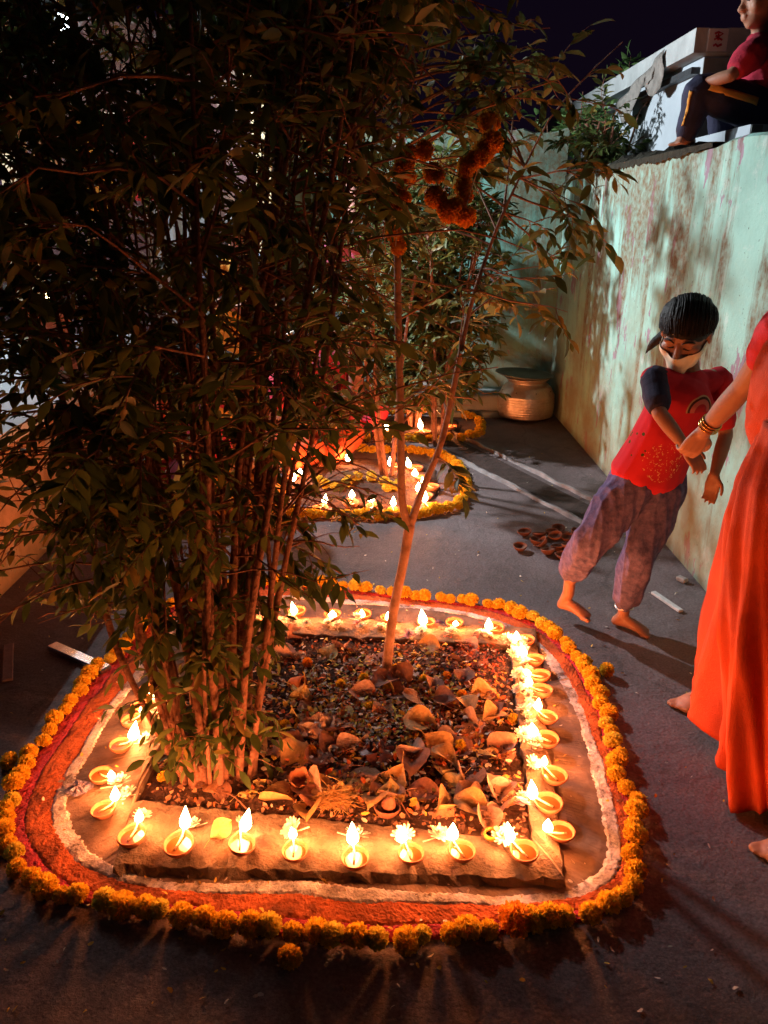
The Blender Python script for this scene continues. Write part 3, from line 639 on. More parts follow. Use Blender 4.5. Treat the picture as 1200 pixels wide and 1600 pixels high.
# heaped yellow marigold strings inside the middle bed
for i in range(15):
    t = i / 14; p = P(500 + 130 * t + random.uniform(-8, 8), 762 + 9 * math.sin(t * 9))
    flower_at((p.x, p.y, .022), random.choice(marL), 1.0, 'lemon marigold strewn across the middle bed', 'marigolds strewn across the middle bed')

# ================================================================== TREES
LV = [(0,0,0), (.25,.30,.03),(.55,.36,.02),(.82,.19,-.06), (.25,0,-.03),(.55,0,-.05),(.82,0,-.10), (.25,-.30,.03),(.55,-.36,.02),(.82,-.19,-.06), (1,0,-.17)]
LF = [(0,4,1),(1,4,5,2),(2,5,6,3),(3,6,10),(0,7,4),(7,8,5,4),(8,9,6,5),(9,10,6)]
LVn = np.array(LV)
M_leafA = leafmat('shrub_leaf', [(0, (.040, .065, .020)), (.5, (.075, .12, .032)), (.85, (.13, .17, .045)), (1, (.28, .20, .05))])
M_leafB = leafmat('slender_leaf', [(0, (.055, .08, .024)), (.5, (.11, .14, .035)), (.8, (.20, .18, .045)), (1, (.34, .23, .05))])
M_leafC = leafmat('fresh_leaf', [(0, (.12, .26, .08)), (1, (.26, .44, .15))], .35)
M_bark = pmat('stem_bark', (0.27, 0.125, 0.08), .85, .55, 30, .8, 60)
M_bark2 = pmat('slender_bark', (0.36, 0.20, 0.13), .8, .4, 22, .5, 50)
def leaf_mats(L):      # list of (pos, dir, normal, length, width) -> frames
    out = []
    for p, d, n, ln, wd in L:
        d = d.normalized(); s = n.cross(d); s = s.normalized() if s.length > 1e-5 else d.orthogonal().normalized(); u = d.cross(s)
        out.append((p, d * ln, s * wd, u * ln))
    return out
def leaves_mesh(name, L, mat):
    F = leaf_mats(L); k = len(F); nv = len(LV)
    Pn = np.array([f[0][:] for f in F]); D = np.array([f[1][:] for f in F]); S = np.array([f[2][:] for f in F]); U = np.array([f[3][:] for f in F])
    V = Pn[:, None] + LVn[None, :, 0:1]*D[:, None] + LVn[None, :, 1:2]*S[:, None]*1.4 + LVn[None, :, 2:3]*U[:, None]
    V = V.reshape(-1, 3); lens = [len(f) for f in LF]; flat = np.array([i for f in LF for i in f]); nl = len(flat)
    me = bpy.data.meshes.new(name); me.vertices.add(len(V)); me.vertices.foreach_set('co', V.ravel())
    me.loops.add(nl * k); me.loops.foreach_set('vertex_index', (flat[None, :] + (np.arange(k) * nv)[:, None]).ravel())
    me.polygons.add(len(LF) * k); st = np.concatenate([[0], np.cumsum(lens)[:-1]])
    me.polygons.foreach_set('loop_start', (st[None, :] + (np.arange(k) * nl)[:, None]).ravel())
    me.update(calc_edges=True); me.validate(); me.materials.append(mat); me.shade_smooth(); return me
leaf_single = {}
def leaf_objects(L, mat, parent):
    if mat.name not in leaf_single:
        mb = MB(); mb.add([(x, y * 1.4, z) for x, y, z in LV], LF); leaf_single[mat.name] = mb.mesh('leaf', mat, True)
    for p, d, s, u in leaf_mats(L):
        M = Matrix((d, s, u)).transposed().to_4x4(); M.translation = p; put('leaf', leaf_single[mat.name], parent, M)
def rv(a=1): return Vector((random.gauss(0, a), random.gauss(0, a), random.gauss(0, a)))
def branch(p, d, L, droop, k=5, jit=.12):
    pts = [Vector(p)]; d = Vector(d).normalized()
    for i in range(k):
        d = (d + rv(jit) + Vector((0, 0, -droop))).normalized(); pts.append(pts[-1] + d * (L / k))
    return pts
def along(pts, t):
    k = len(pts) - 1; f = min(t * k, k - 1e-4); i = int(f); return pts[i].lerp(pts[i+1], f - i), (pts[i+1] - pts[i]).normalized()
def leafy_twig(mb, L, p, d, ln, ll, droop, nleaf, r=.0016, keep=None):
    pts = branch(p, d, ln, droop, 4, .15)
    if keep is not None and not (keep(pts[-1]) or keep(pts[-1])): return
    if mb is not None: mb.tube(pts, [r, r*.9, r*.8, r*.65, r*.4], 4, False)
    for i in range(nleaf):
        t = .2 + .8 * (i / max(1, nleaf - 1)); q, dd = along(pts, t)
        side = dd.cross(Vector((0, 0, 1))); side = side.normalized() if side.length > 1e-3 else Vector((1, 0, 0))
        ld_ = (dd * random.uniform(.3, .9) + side * (1 if i % 2 else -1) * random.uniform(.5, 1.1) + rv(.28) + Vector((0, 0, -.25))).normalized()
        if i == nleaf - 1: ld_ = (dd + rv(.2)).normalized()
        n = (Vector((0, 0, 1)) + rv(.45)).normalized(); l_ = ll * random.uniform(.5, 1.4)
        if keep is None or keep(q): L.append((q, ld_, n, l_, l_ * random.uniform(.30, .42)))

# ---- dense many-stemmed shrub
sb = Vector((-.485, 1.80, .004))
shrub = thing('shrub', 'dense dark many-stemmed shrub filling the upper left of the yard', 'tree', sb.to_tuple())
wood = MB(); twigs = MB(); LA = []
def keepA(q):
    if (q - Vector((0, 0, 1.5))).length < 1.02 or q.y < .95: return False
    zm = .50 if q.x < -.78 else (.74 if q.x < -.1 else .66)
    if q.x > .12 and q.z < .9: return False
    if q.x > .10 + .20 * (q.z - .8): return False
    if q.x < -.72 and q.z < 1.08 and random.random() < .55: return False
    if .08 < q.x < .42 and 1.42 < q.z < 1.9: return False
    if .02 < q.x and q.z < 1.45 and random.random() < .55: return False
    if q.x > -.32 and q.z < 1.0 and random.random() < .62: return False
    if q.x > -.36 and q.z < 1.75 and random.random() < .30: return False
    return q.z > zm + random.gauss(0, .07)
NST = 50
for i in range(NST):
    a = random.uniform(0, 6.283); rr = math.sqrt(random.random()); b = sb + Vector((math.cos(a)*rr*.115, math.sin(a)*rr*.09, 0))
    H = random.uniform(1.9, 2.75); lean = rr * random.uniform(.25, .75)
    top = b + Vector((math.cos(a)*lean, math.sin(a)*lean*.8 + .08, H))
    mid = b.lerp(top, .45) + Vector((-math.cos(a)*.06*lean, 0, .0)) + rv(.03)
    q1 = b.lerp(mid, .5) + rv(.022); q3 = mid.lerp(top, .5) + rv(.03)
    r0 = random.uniform(.0045, .0105)
    pts, rd = crom([b, q1, mid, q3, top], [(r0*1.15,)*2, (r0,)*2, (r0*.8,)*2, (r0*.5,)*2, (r0*.2,)*2], 8)
    rd = [(r_[0] * random.uniform(.86, 1.16),) * 2 for r_ in rd]
    m_ = MB(); m_.tube(pts, rd, 8); put('stem', m_.mesh('stem', M_bark, True), shrub)
    for j in range(2 if i % 3 else 4):
        p, dd = along(pts, random.uniform(.06, .34)); leafy_twig(twigs, LA, p, Vector((random.gauss(-.1, .7), random.gauss(-.5, .6), random.uniform(-.1, .5))).normalized(), random.uniform(.06, .16), .046, .12, random.randint(4, 8))
    nb = int(H * 8.2)
    for j in range(nb):
        t = random.uniform(.26, 1.0) if random.random() < .7 else random.uniform(.58, 1.0); p, dd = along(pts, t)
        out = Vector((p.x - sb.x, p.y - sb.y, 0)); out = out.normalized() if out.length > .02 else Vector((math.cos(a), math.sin(a), 0))
        d = (out * .7 + Vector((random.gauss(0, .6), random.gauss(0, .6), random.uniform(.1, .9)))).normalized()
        ln = random.uniform(.22, .55) * (1.0 if t > .4 else .7); bp = branch(p, d, ln, .13, 5, .14)
        if not keepA(bp[-1]) and random.random() < .8: continue
        twigs.tube(bp, [.0035, .003, .0026, .0022, .0017, .001], 4, False)
        for k in range(random.randint(3, 5)):
            q, dd2 = along(bp, random.uniform(.2, 1)); leafy_twig(twigs, LA, q, (dd2 + rv(.55)).normalized(), random.uniform(.08, .2), .044, .10, random.randint(9, 14), keep=keepA)
# low side sprays
for (px, py, Y, n_) in ((70,800,1.75,7),(110,900,1.7,7),(150,960,1.72,6),(50,740,1.8,6),(230,930,1.6,6),(190,860,1.7,6),(260,1000,1.62,5),(330,1010,1.68,6),(300,1060,1.66,4),(360,1100,1.7,4),(500,860,1.9,6),(460,900,1.9,4),(540,900,1.95,4),(410,960,1.85,4),(560,820,2.0,6),(440,990,1.8,3)):
    c = Q(px, py, Y); a0 = Vector((sb.x + random.gauss(0, .06), sb.y + random.gauss(0, .04), max(.12, c.z + random.uniform(.0, .35)))); a0 += (a0 - sb) * 0
    mid = a0.lerp(c, .55) + Vector((0, 0, .10)); bp, _ = crom([a0, mid, c], [(1, 1)] * 3, 4)
    twigs.tube(bp, [.003] * len(bp), 4, False)
    for k in range(n_ + 2):
        q, dd2 = along(bp, random.uniform(.45, 1)); leafy_twig(twigs, LA, q, (dd2 + rv(.6)).normalized(), random.uniform(.06, .14), .05, .12, random.randint(6, 10))
# cut stumps and a thicker root flare at the foot
for i in range(9):
    a = random.uniform(0, 6.28); b = sb + Vector((math.cos(a)*.11, math.sin(a)*.075, -.01)); h = random.uniform(.08, .2); r = random.uniform(.012, .02)
    m_ = MB(); m_.tube([b, b + Vector((.01*math.cos(a), .01, h*.5)), b + Vector((.03*math.cos(a), .0, h))], [r*1.2, r, r*.9], 8); put('stump', m_.mesh('stump', M_bark, True), shrub)
put('twigs', twigs.mesh('twigs', M_bark), shrub)['kind'] = 'stuff'
def pick_front(L, n, score):
    L.sort(key=score); return L[:n], L[n:]
fr, rest = pick_front(LA, 260, lambda e: (e[0] - Vector((0, 0, 1.5))).length + (0 if e[0].z < 1.25 else .35) + random.random() * .3)
leaf_objects(fr, M_leafA, shrub)
o = put('crown', leaves_mesh('crown', rest, M_leafA), shrub); o['kind'] = 'stuff'

# ---- slender forked tree
tb = P(603, 1055, .006)
tree = thing('slender_tree', 'slender forked tree with loose elliptical leaves in the middle of the bed', 'tree', tb.to_tuple())
LB = []; twigs = MB()
tp = [tb, Q(614, 960, 2.33), Q(630, 880, 2.34), Q(640, 822, 2.35)]
m_ = MB(); m_.limb(tp, [.018, .0165, .016, .018], 10, 4); put('trunk', m_.mesh('trunk', M_bark2, True), tree)
forkA = [Q(640, 824, 2.35), Q(628, 780, 2.35), Q(626, 650, 2.36), Q(622, 480, 2.36), Q(622, 300, 2.36), Q(635, 130, 2.35), Q(650, -40, 2.34)]
forkB = [Q(640, 824, 2.35), Q(662, 760, 2.36), Q(690, 690, 2.38), Q(712, 590, 2.4), Q(735, 480, 2.43), Q(775, 360, 2.46), Q(820, 260, 2.5)]
m_ = MB(); m_.limb(forkA, [.0145, .013, .012, .011, .010, .008, .005], 9, 4); put('limb', m_.mesh('limbA', M_bark2, True), tree)
m_ = MB(); m_.limb(forkB, [.014, .011, .010, .009, .007, .005, .003], 8, 4); put('limb', m_.mesh('limbB', M_bark2, True), tree)
def keepB(q): 
    if q.z > 2.0 and q.x > .34: return False
    if q.x > .31 and q.z < 1.14: return False
    if q.y < 2.3 and .02 < q.x < .42 and .95 < q.z < 1.42 and random.random() < .65: return False
    if q.y < 2.22 and .0 < q.x < .45 and 1.40 < q.z < 1.95: return False
    if q.x < .16 and q.z < 1.3 and random.random() < .35: return False
    return q.z > .6 and q.x < .70
fa, _ = crom(forkA, [(1, 1)] * 7, 4); fb, _ = crom(forkB, [(1, 1)] * 7, 4)
subs = []
for pts, n_, lo_ in ((fa, 34, .30), (fa, 34, .68), (fb, 26, .22)):
    for i in range(n_):
        t = random.uniform(lo_, 1); p, dd = along(pts, t)
        d = (Vector((random.gauss(.25, .7), random.gauss(-.1, .55), random.uniform(.0, .9)))).normalized(); subs.append((p, d, random.uniform(.2, .5)))
for tgt in ((905, 250), (930, 350), (880, 400), (900, 300), (840, 350), (790, 440), (760, 560), (740, 620), (800, 230), (900, 480), (720, 200), (760, 90), (690, 60), (705, 735), (560, 640), (580, 560), (540, 740), (600, 720), (520, 600)):
    e = Q(tgt[0], tgt[1], random.uniform(2.2, 2.6)); src = min((along(fb, t)[0] for t in np.linspace(.2, 1, 20)) if tgt[0] > 640 else (along(fa, t)[0] for t in np.linspace(.2, .9, 20)), key=lambda q: (q - e).length)
    subs.append((src, (e - src).normalized(), (e - src).length * 1.02))
for p, d, ln in subs:
    bp = branch(p, d, ln, .05, 5, .08)
    if not (keepB(bp[-1]) or keepB(bp[-1])) or not keepB(bp[3]): continue
    twigs.tube(bp, [.004, .0034, .0028, .0023, .0018, .001], 5, False)
    for k in range(random.randint(3, 5)):
        q, dd2 = along(bp, random.uniform(.3, 1)); leafy_twig(twigs, LB, q, (dd2 + rv(.5)).normalized(), random.uniform(.07, .17), .056, .10, random.randint(6, 9), keep=keepB)
put('twigs', twigs.mesh('twigs', M_bark2), tree)['kind'] = 'stuff'
fr, rest = pick_front(LB, 240, lambda e: -e[0].x + random.random() * .35)
leaf_objects(fr, M_leafB, tree); put('crown', leaves_mesh('crown', rest, M_leafB), tree)['kind'] = 'stuff'
# sprout at the trunk foot
# ---- far bush in the farthest bed, plants at the wall corner
def bush(name, label, c, rad, z0, z1, n, ll, mat, cat='bush', nst=7, leaves_obj=0):
    c = Vector(c); e = thing(name, label, cat, c.to_tuple()); L = []; tw = MB()
    for i in range(nst):
        a = random.uniform(0, 6.28); top = c + Vector((math.cos(a)*rad*random.uniform(.1, .7), math.sin(a)*rad*random.uniform(.1, .6), random.uniform(.7, 1) * (z1 - c.z))); m = c.lerp(top, .5) + rv(.04)
        pts, rd = crom([c + Vector((math.cos(a)*.03, math.sin(a)*.03, 0)), m, top], [(.016,)*2, (.010,)*2, (.004,)*2], 4); tw.tube(pts, rd, 6)
        for j in range(n // nst):
            t = random.uniform(.0, 1); p, dd = along(pts, t)
            if p.z < z0 - .1: continue
            bp = branch(p, (Vector((random.gauss(0, 1), random.gauss(0, .8), random.uniform(0, 1)))).normalized(), random.uniform(.2, .6) * rad, .08, 4); tw.tube(bp, [.004, .003, .0025, .002, .001], 4, False)
            for k in range(4):
                q, d2 = along(bp, random.uniform(.3, 1)); leafy_twig(tw, L, q, (d2 + rv(.5)).normalized(), random.uniform(.08, .18), ll, .08, random.randint(5, 8), .002, lambda q: q.z > z0)
    put('stems', tw.mesh('stems', M_bark), e)
    if leaves_obj:
        fr, L = pick_front(L, leaves_obj, lambda f: -f[0].z + random.random() * .3); leaf_objects(fr, mat, e)
    put('crown', leaves_mesh('crown', L, mat), e)['kind'] = 'stuff'; return e
bush('bush', 'leafy dark bush growing in the farthest bed before the rear wall', (.22, 5.66, 0), .66, .25, 1.8, 380, .085, M_leafA, nst=11)
bush('bush', 'loose leafy bush at the front of the farthest bed', (.38, 5.22, 0), .5, .35, 1.78, 150, .075, M_leafB, nst=8)
bush('sapling', 'thin young tree standing in the middle bed', (.02, 4.5, 0), .62, .85, 2.0, 70, .07, M_leafB, 'tree', nst=4)
bush('wall_plant', 'bright green plant showing above the teal rear wall corner', (1.62, 6.85, 0), .55, 1.75, 2.55, 70, .10, M_leafC, 'plant', 8, 40)
bush('creeper_plant', 'dark plant hanging over the crest of the teal wall', (1.50, 5.9, WT), .45, WT - .15, WT + .42, 40, .07, M_leafA, 'plant', 6)

# ================================================================== GARLANDS
def garland(label, pts, s, group='orange garlands hung in the slender tree', src=marO, step=.042):
    e = thing('garland', label, 'garland', Vector(pts[0]).to_tuple(), group); q, _ = crom([Vector(p) for p in pts], [(1, 1)] * len(pts), 6)
    m_ = MB(); m_.tube(q, [.0015] * len(q), 4); put('string', m_.mesh('string', M_wick), e)
    for p in resample(q, step, False):
        M = Matrix.Rotation(random.uniform(0, 6.28), 4, rv().normalized()) @ Matrix.Scale(s * random.uniform(.85, 1.15), 4); M.translation = p + rv(.004); put('flower_head', random.choice(src), e, M)
garland('orange marigold garland hanging in a deep loop from the slender tree', [Q(770, 196, 2.14), Q(756, 240, 2.12), Q(738, 290, 2.1), Q(722, 338, 2.08), Q(700, 338, 2.08), Q(684, 290, 2.1), Q(676, 262, 2.12)], .8, step=.026)
garland('orange marigold garland wound down along the slender tree stem', [Q(652, 236, 2.16), Q(630, 258, 2.14), Q(640, 285, 2.14), Q(625, 310, 2.14), Q(622, 345, 2.15), Q(618, 385, 2.16)], .72, step=.024)
# ================================================================== POST IN THE FARTHEST BED
pb = thing('wooden_post', 'orange lit wooden post with wire rungs beside the farthest bed', 'post', (-.20, 5.55, 0))
m_ = MB(); m_.tube([(-.20, 5.55, 0), (-.205, 5.55, .8), (-.20, 5.55, 2.2)], [.056, .054, .05], 10); put('shaft', m_.mesh('shaft', pmat('post_pink', (.48, .22, .18), .8, .35, 12, .4, 40), True), pb)
for k in range(7):
    z = .55 + k * .16; m_ = MB(); m_.tube([(-.32, 5.53, z + .03), (-.2, 5.488, z), (.05, 5.5, z - .01 + .02 * (k % 2))], [.003] * 3, 5); put('wire', m_.mesh('wire', M_clayd), pb)
m_ = MB(); vs = []; fs = []
for i in range(9):
    for j in range(7): vs.append((-.40 + i * .045, 5.46 + .012 * math.sin(i * 1.7 + j), 1.42 - j * .05 + .01 * math.sin(i * 2.1)))
for i in range(8):
    for j in range(6): fs.append((i*7 + j, i*7 + j + 1, i*7 + j + 8, i*7 + j + 7))
m_.add(vs, fs); o = put('pink_cloth', m_.mesh('pcloth', pmat('pink_cloth', (.62, .14, .26), .8, .25, 10), True)); o.modifiers.new('t', 'SOLIDIFY').thickness = .004
tag(o, 'pink cloth tied around the wooden post', 'cloth')

# ================================================================== OBJECTS
# ---- metal pot with tilted plate on top
pc = P(827, 662); pc.y += .20; pc.z = 0
pot = thing('metal_pot', 'round hammered aluminium cooking pot in the far wall corner', 'pot', pc.to_tuple())
M_alu = pmat('aluminium', (.55, .47, .40), .38, .25, 14, .25, 30, metal=.85)
prof = [(.001, 0), (.13, .0), (.17, .015)]
for k in range(9):
    z = .03 + k * .022; r = .205 + .012 * math.sin(min(1, z / .22) * math.pi * .8); prof += [(r - .002, z), (r + .002, z + .007), (r, z + .015)]
prof += [(.205, .235), (.190, .275), (.165, .305), (.145, .322), (.142, .335), (.160, .355), (.172, .368), (.168, .372), (.150, .36), (.132, .33), (.135, .31), (.18, .25), (.19, .1), (.12, .02), (.001, .015)]
prof = [(r_ * 1.02, z_ * .88) for r_, z_ in prof]; m_ = MB(); m_.lathe(prof, 40, pc); put('body', m_.mesh('pot', M_alu, True), pot)
m_ = MB()
for k in range(8):
    a = k * .785 + .2; m_.ell(pc + Vector((.199*math.cos(a), .199*math.sin(a), .231)), (.006, .006, .006), None, 6, 4)
put('rivets', m_.mesh('rivets', pmat('rivet', (.1, .08, .07), .5)), pot)
lid = thing('plate', 'wide flat metal plate lying on the mouth of the pot', 'plate', (pc + Vector((0, 0, .327))).to_tuple())
m_ = MB(); tl = Matrix.Rotation(R(4), 3, 'Y')
m_.lathe([(.001, .012), (.18, .010), (.215, .024), (.226, .026), (.226, .020), (.21, .014), (.18, .002), (.001, .002)], 40, pc + Vector((-.03, -.01, .333)), lambda p, th, r, z: tl @ p); put('dish', m_.mesh('dish', pmat('dull_plate', (.16, .19, .17), .45, .3, 10, .1, 30, metal=.5), True), lid)
# low cement block against the rear wall
m_ = MB(); m_.box((.40, 6.05, 0), (.98, 6.33, .17)); m_.box((.36, 6.0, 0), (1.02, 6.05, .05)); o = put('cement_block', m_.mesh('cblock', M_grey)); bv = o.modifiers.new('b', 'BEVEL'); bv.width = .012
tag(o, 'low cement block against the rear wall beside the pot', 'block')
# metal bar, white stick, pale strip
def flatbar(name, label, cat, p, q, wd, th, mat, z=.002, bend=.0):
    p, q = Vector(p), Vector(q); d = (q - p); s = Vector((-d.y, d.x, 0)).normalized() * wd / 2; m_ = MB(); vs = []; fs = []
    k = 8
    for i in range(k):
        t = i/(k-1); c = p.lerp(q, t); c.z = z + bend * math.sin(t * math.pi)
        vs += [c - s, c + s, c + s + Vector((0, 0, th)), c - s + Vector((0, 0, th))]
    for i in range(k-1):
        for j in range(4): fs.append((i*4 + j, i*4 + (j+1) % 4, i*4 + 4 + (j+1) % 4, i*4 + 4 + j))
    fs += [(3, 2, 1, 0), tuple(range((k-1)*4, k*4))]; m_.add(vs, fs); o = put(name, m_.mesh(name, mat)); b_ = o.modifiers.new('b', 'BEVEL'); b_.width = min(th, wd) * .2; return tag(o, label, cat)
o = flatbar('metal_bar', 'shiny flat metal bar on the floor outside the flower ring', 'bar', P(82, 1014), P(168, 1052), .045, .022, pmat('steel', (.6, .62, .64), .25, .15, 30, .05, 30, metal=1))
flatbar('white_stick', 'short white stick on the floor by the wall foot', 'stick', P(1020, 928), P(1064, 958), .024, .012, pmat('stick_white', (.6, .6, .58), .8, .2, 20))
flatbar('pale_stone', 'small pale slab of stone near the wall foot', 'stone', P(1058, 906), P(1072, 912), .03, .02, pmat('stone_pale', (.4, .38, .36), .9, .3, 20))
flatbar('strip', 'narrow pale board lying on the dark floor at the edge of the yard', 'strip', P(12, 1066), P(14, 1010), .035, .01, pmat('strip_pink', (.30, .20, .20), .8, .3, 20))  # thin pale strip set on the floor
# ---- things dropped in the bed
def bed_uv(px, py):
    p = P(px, py, .0); best = None
    for u in np.linspace(0, 1, 41):
        for v in np.linspace(0, 1, 41):
            q = lerp2(inner, u, v); dd = (q.x - p.x) ** 2 + (q.y - p.y) ** 2
            if best is None or dd < best[0]: best = (dd, u, v)
    p.z = soil_h(best[1], best[2]); return p
def cup(px, py, label, r, h, rot, mat, broken=False):
    p = bed_uv(px, py); m_ = MB(); g = random.Random(px); cut = [g.uniform(.55, 1.0) for _ in range(20)] if broken else [1] * 20
    def df(q, th, rr, z):
        k = cut[int(th / 6.2832 * 20) % 20]; return Vector((q.x, q.y, min(q.z, h * k)))
    m_.lathe([(.001, 0), (r*.62, 0), (r*.7, h*.1), (r*.92, h*.7), (r, h), (r*.92, h), (r*.8, h*.6), (r*.6, h*.1), (.001, h*.08)], 20, deform=df)
    o = put('clay_cup', m_.mesh('cup', mat, True)); o.location = p + Vector((0, 0, .012 if rot[0] or rot[1] else 0)); o.rotation_euler = rot; return tag(o, label, 'cup')
cup(455, 1078, 'small orange clay cup lying on its side in the leaf litter', .026, .048, (R(80), 0, R(70)), pmat('cup_orange', (.55, .19, .08), .8))
cup(468, 1240, 'broken terracotta cup near the shrub foot', .030, .048, (R(12), R(-10), 1), M_clay, True)
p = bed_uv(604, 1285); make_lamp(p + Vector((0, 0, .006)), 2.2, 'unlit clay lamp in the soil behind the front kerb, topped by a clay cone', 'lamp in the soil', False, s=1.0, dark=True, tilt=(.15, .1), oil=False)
m_ = MB(); m_.lathe([(.001, 0), (.02, 0), (.018, .012), (.010, .030), (.004, .042), (.001, .045)], 14); o = put('clay_cone', m_.mesh('cone', M_clayd, True)); o.location = p + Vector((.004, .01, .026)); o.rotation_euler = (.3, .2, 0); tag(o, 'small clay cone resting on the unlit lamp in the soil', 'cone')
# yellow ring
m_ = MB(); q = [Vector((.018*math.cos(a), .018*math.sin(a), .01)) for a in np.linspace(0, 6.283, 25)]; m_.tube(q, [(.003, .007)] * 25, 6, False); o = put('ring', m_.mesh('ring', pmat('ring_yellow', (.62, .33, .05), .4), True)); o.location = P(768, 1308, KZ + .002); tag(o, 'small yellow ring on the front kerb', 'ring')
# crumpled wrapper, straw tuft, foil blob
def crumple(px, py, rx, ry, rz, mat, name, label, cat, z=None, amp=.35, n=10):
    p = bed_uv(px, py) if z is None else P(px, py, z); m_ = MB(); g = random.Random(px + py); vs = []
    m_.ell((0, 0, rz * .7), (rx, ry, rz), None, n + 6, n)
    m_.v = [(v[0] * (1 + g.uniform(-amp, amp)), v[1] * (1 + g.uniform(-amp, amp)), max(-.004, v[2] * (1 + g.uniform(-amp*1.6, amp*1.6)))) for v in m_.v]
    o = put(name, m_.mesh(name, mat)); o.location = p; o.rotation_euler = (0, 0, g.uniform(0, 6)); return tag(o, label, cat)
M_plas = pmat('plastic_film', (.46, .25, .15), .22, .4, 25, .3, 40, spec=.7)
crumple(500, 1153, .062, .05, .022, M_plas, 'plastic_wrapper', 'crumpled translucent plastic wrapper on the leaf litter', 'wrapper', n=9)
crumple(590, 1190, .055, .045, .014, pmat('wrapper_dark', (.16, .06, .05), .25, .4, 25, .3, 40, spec=.7), 'plastic_wrapper', 'dark red wrapper flattened on the leaf litter', 'wrapper', n=9)
crumple(122, 1233, .035, .028, .006, pmat('blue_foil', (.25, .24, .38), .5, .6, 60, .6, 80), 'foil_scrap', 'bluish crumpled foil scrap on the white powder line', 'scrap', .010)
crumple(686, 975, .02, .016, .006, pmat('violet_petal', (.22, .15, .34), .8, .5, 60), 'violet_flower', 'violet flower head lying between the lamps of the back edge', 'flower', .01)
m_ = MB(); p = bed_uv(522, 1262)
for k in range(420):
    a = random.uniform(0, 6.28); r = random.uniform(0, .05); c = p + Vector((r*math.cos(a)*1.2, r*math.sin(a)*.8, .005 + random.uniform(0, .035) * (1 - r/.06))); d = Vector((random.gauss(.4, .6), random.gauss(0, .4), random.gauss(0, .15))).normalized() * random.uniform(.02, .045)
    m_.tube([c - d, c + Vector((0, 0, .004)), c + d], [.0007] * 3, 3, False)
tag(put('straw_tuft', m_.mesh('straw', pmat('straw', (.48, .28, .10), .8, .3, 40))), 'tuft of pale coir fibre behind the front kerb', 'fibre tuft')

# ---- litter: dry leaves one by one, petals and crumbs as loose stuff
def dry_leaf_mesh(seed, mat, fold):
    g = random.Random(seed); mb = MB(); vs = []; fs = []; nx, ny = 7, 5
    for i in range(nx):
        t = i/(nx-1); wv = math.sin(math.pi * t ** .85) * .42 + .01
        for j in range(ny):
            s = (j/(ny-1)) * 2 - 1; vs.append((t - .5, s * wv, abs(s) * fold * wv * 1.2 + .10 * math.sin(t * 4 + s * 2 + seed) + g.uniform(-.012, .012)))
    for i in range(nx-1):
        for j in range(ny-1): a = i*ny + j; fs.append((a, a+1, a+ny+1, a+ny))
    mb.add(vs, fs); mb.tube([(.48, 0, .03), (.62, .03, .05), (.85, .10, .02)], [.012, .010, .008], 4, False)
    return mb.mesh('dryleaf', mat, True)
dcols = [(.46, .24, .13), (.58, .34, .13), (.32, .14, .09), (.56, .34, .24), (.62, .44, .16), (.26, .12, .08)]
dmesh = [dry_leaf_mesh(k, pmat('dry_leaf_%d' % (k % 6), dcols[k % 6], .6, .35, 8, .3, 30, trans=.15), (.2, .7, -.5, .4)[k % 4]) for k in range(12)]
big = [(650,1110),(770,1135),(755,1160),(690,1165),(520,1030),(535,1020),(470,1110),(462,1195),(500,1200),(540,1180),(560,1255),(592,1250),(740,1255),(695,1270),(800,1200),(790,1180),(770,1198),(680,1080),(640,1060),(430,1010),(460,1000),(445,1030),(490,1060),(710,1040),(600,1120),(655,1150),(620,1080),(560,1100),(535,1125),(700,1120),(730,1145),(620,1230),(660,1250),(760,1290),(400,1240),(355,1250),(340,1240),(440,1260),(515,1210),(725,1225),(690,1215),(640,1205),(575,1130),(750,1090),(720,1180),(780,1245),(480,1130),(415,1150),(430,1190),(395,1190),(350,1295),(610,1255)] + [(random.uniform(420, 800), random.uniform(1015, 1285)) for _ in range(46)]
for i, (a, b) in enumerate(big):
    p = bed_uv(a + random.uniform(-6, 6), b + random.uniform(-5, 5)); o = put('dry_leaf', dmesh[i % 12]); s = random.uniform(.065, .115); o.scale = (s, s, s)
    o.location = (p.x, p.y, p.z + .012); o.rotation_euler = (random.gauss(0, .35), random.gauss(0, .35), random.uniform(0, 6.28))
    if (a, b) == (350, 1295):
        o.location = P(345, 1296, .055); tag(o, 'large yellow leaf lying on the front kerb behind the lamps', 'leaf'); o.data = dmesh[4]
    else: tag(o, 'fallen dry leaf on the soil of the planting bed', 'leaf', 'dry leaves on the planting bed')
def scatter(n, gen, mats, name, label, shape):
    mbs = [MB() for _ in mats]
    for i in range(n):
        p, sc = gen(); g = random.randrange(len(mats)); M = (Matrix.Rotation(random.uniform(0, 6.28), 3, 'Z') @ Matrix.Rotation(random.gauss(0, .5), 3, 'X') @ Matrix.Rotation(random.gauss(0, .4), 3, 'Y'))
        v, f = shape(); mbs[g].add([Vector(p) + M @ (Vector(q) * sc) for q in v], f)
    for m_, (mt, nm) in zip(mbs, mats): tag(put(name, m_.mesh(name, mt)), label % nm, kind='stuff')
def pet_shape():
    w_ = random.uniform(.18, .34); c = random.uniform(-.25, .3); return [(-.5, -w_*.4, 0), (-.5, w_*.4, 0), (0, -w_, c*.5), (0, w_, c*.5), (.5, -w_*.6, c*-.3), (.5, w_*.6, c*-.3)], [(0, 2, 3, 1), (2, 4, 5, 3)]
def bits_shape():
    a = [random.uniform(.2, .6) for _ in range(5)]; v = [(a[k]*math.cos(k*1.2566), a[k]*math.sin(k*1.2566)*.7, random.uniform(-.12, .2)) for k in range(5)]; return v, [(0, 1, 2, 3, 4)]
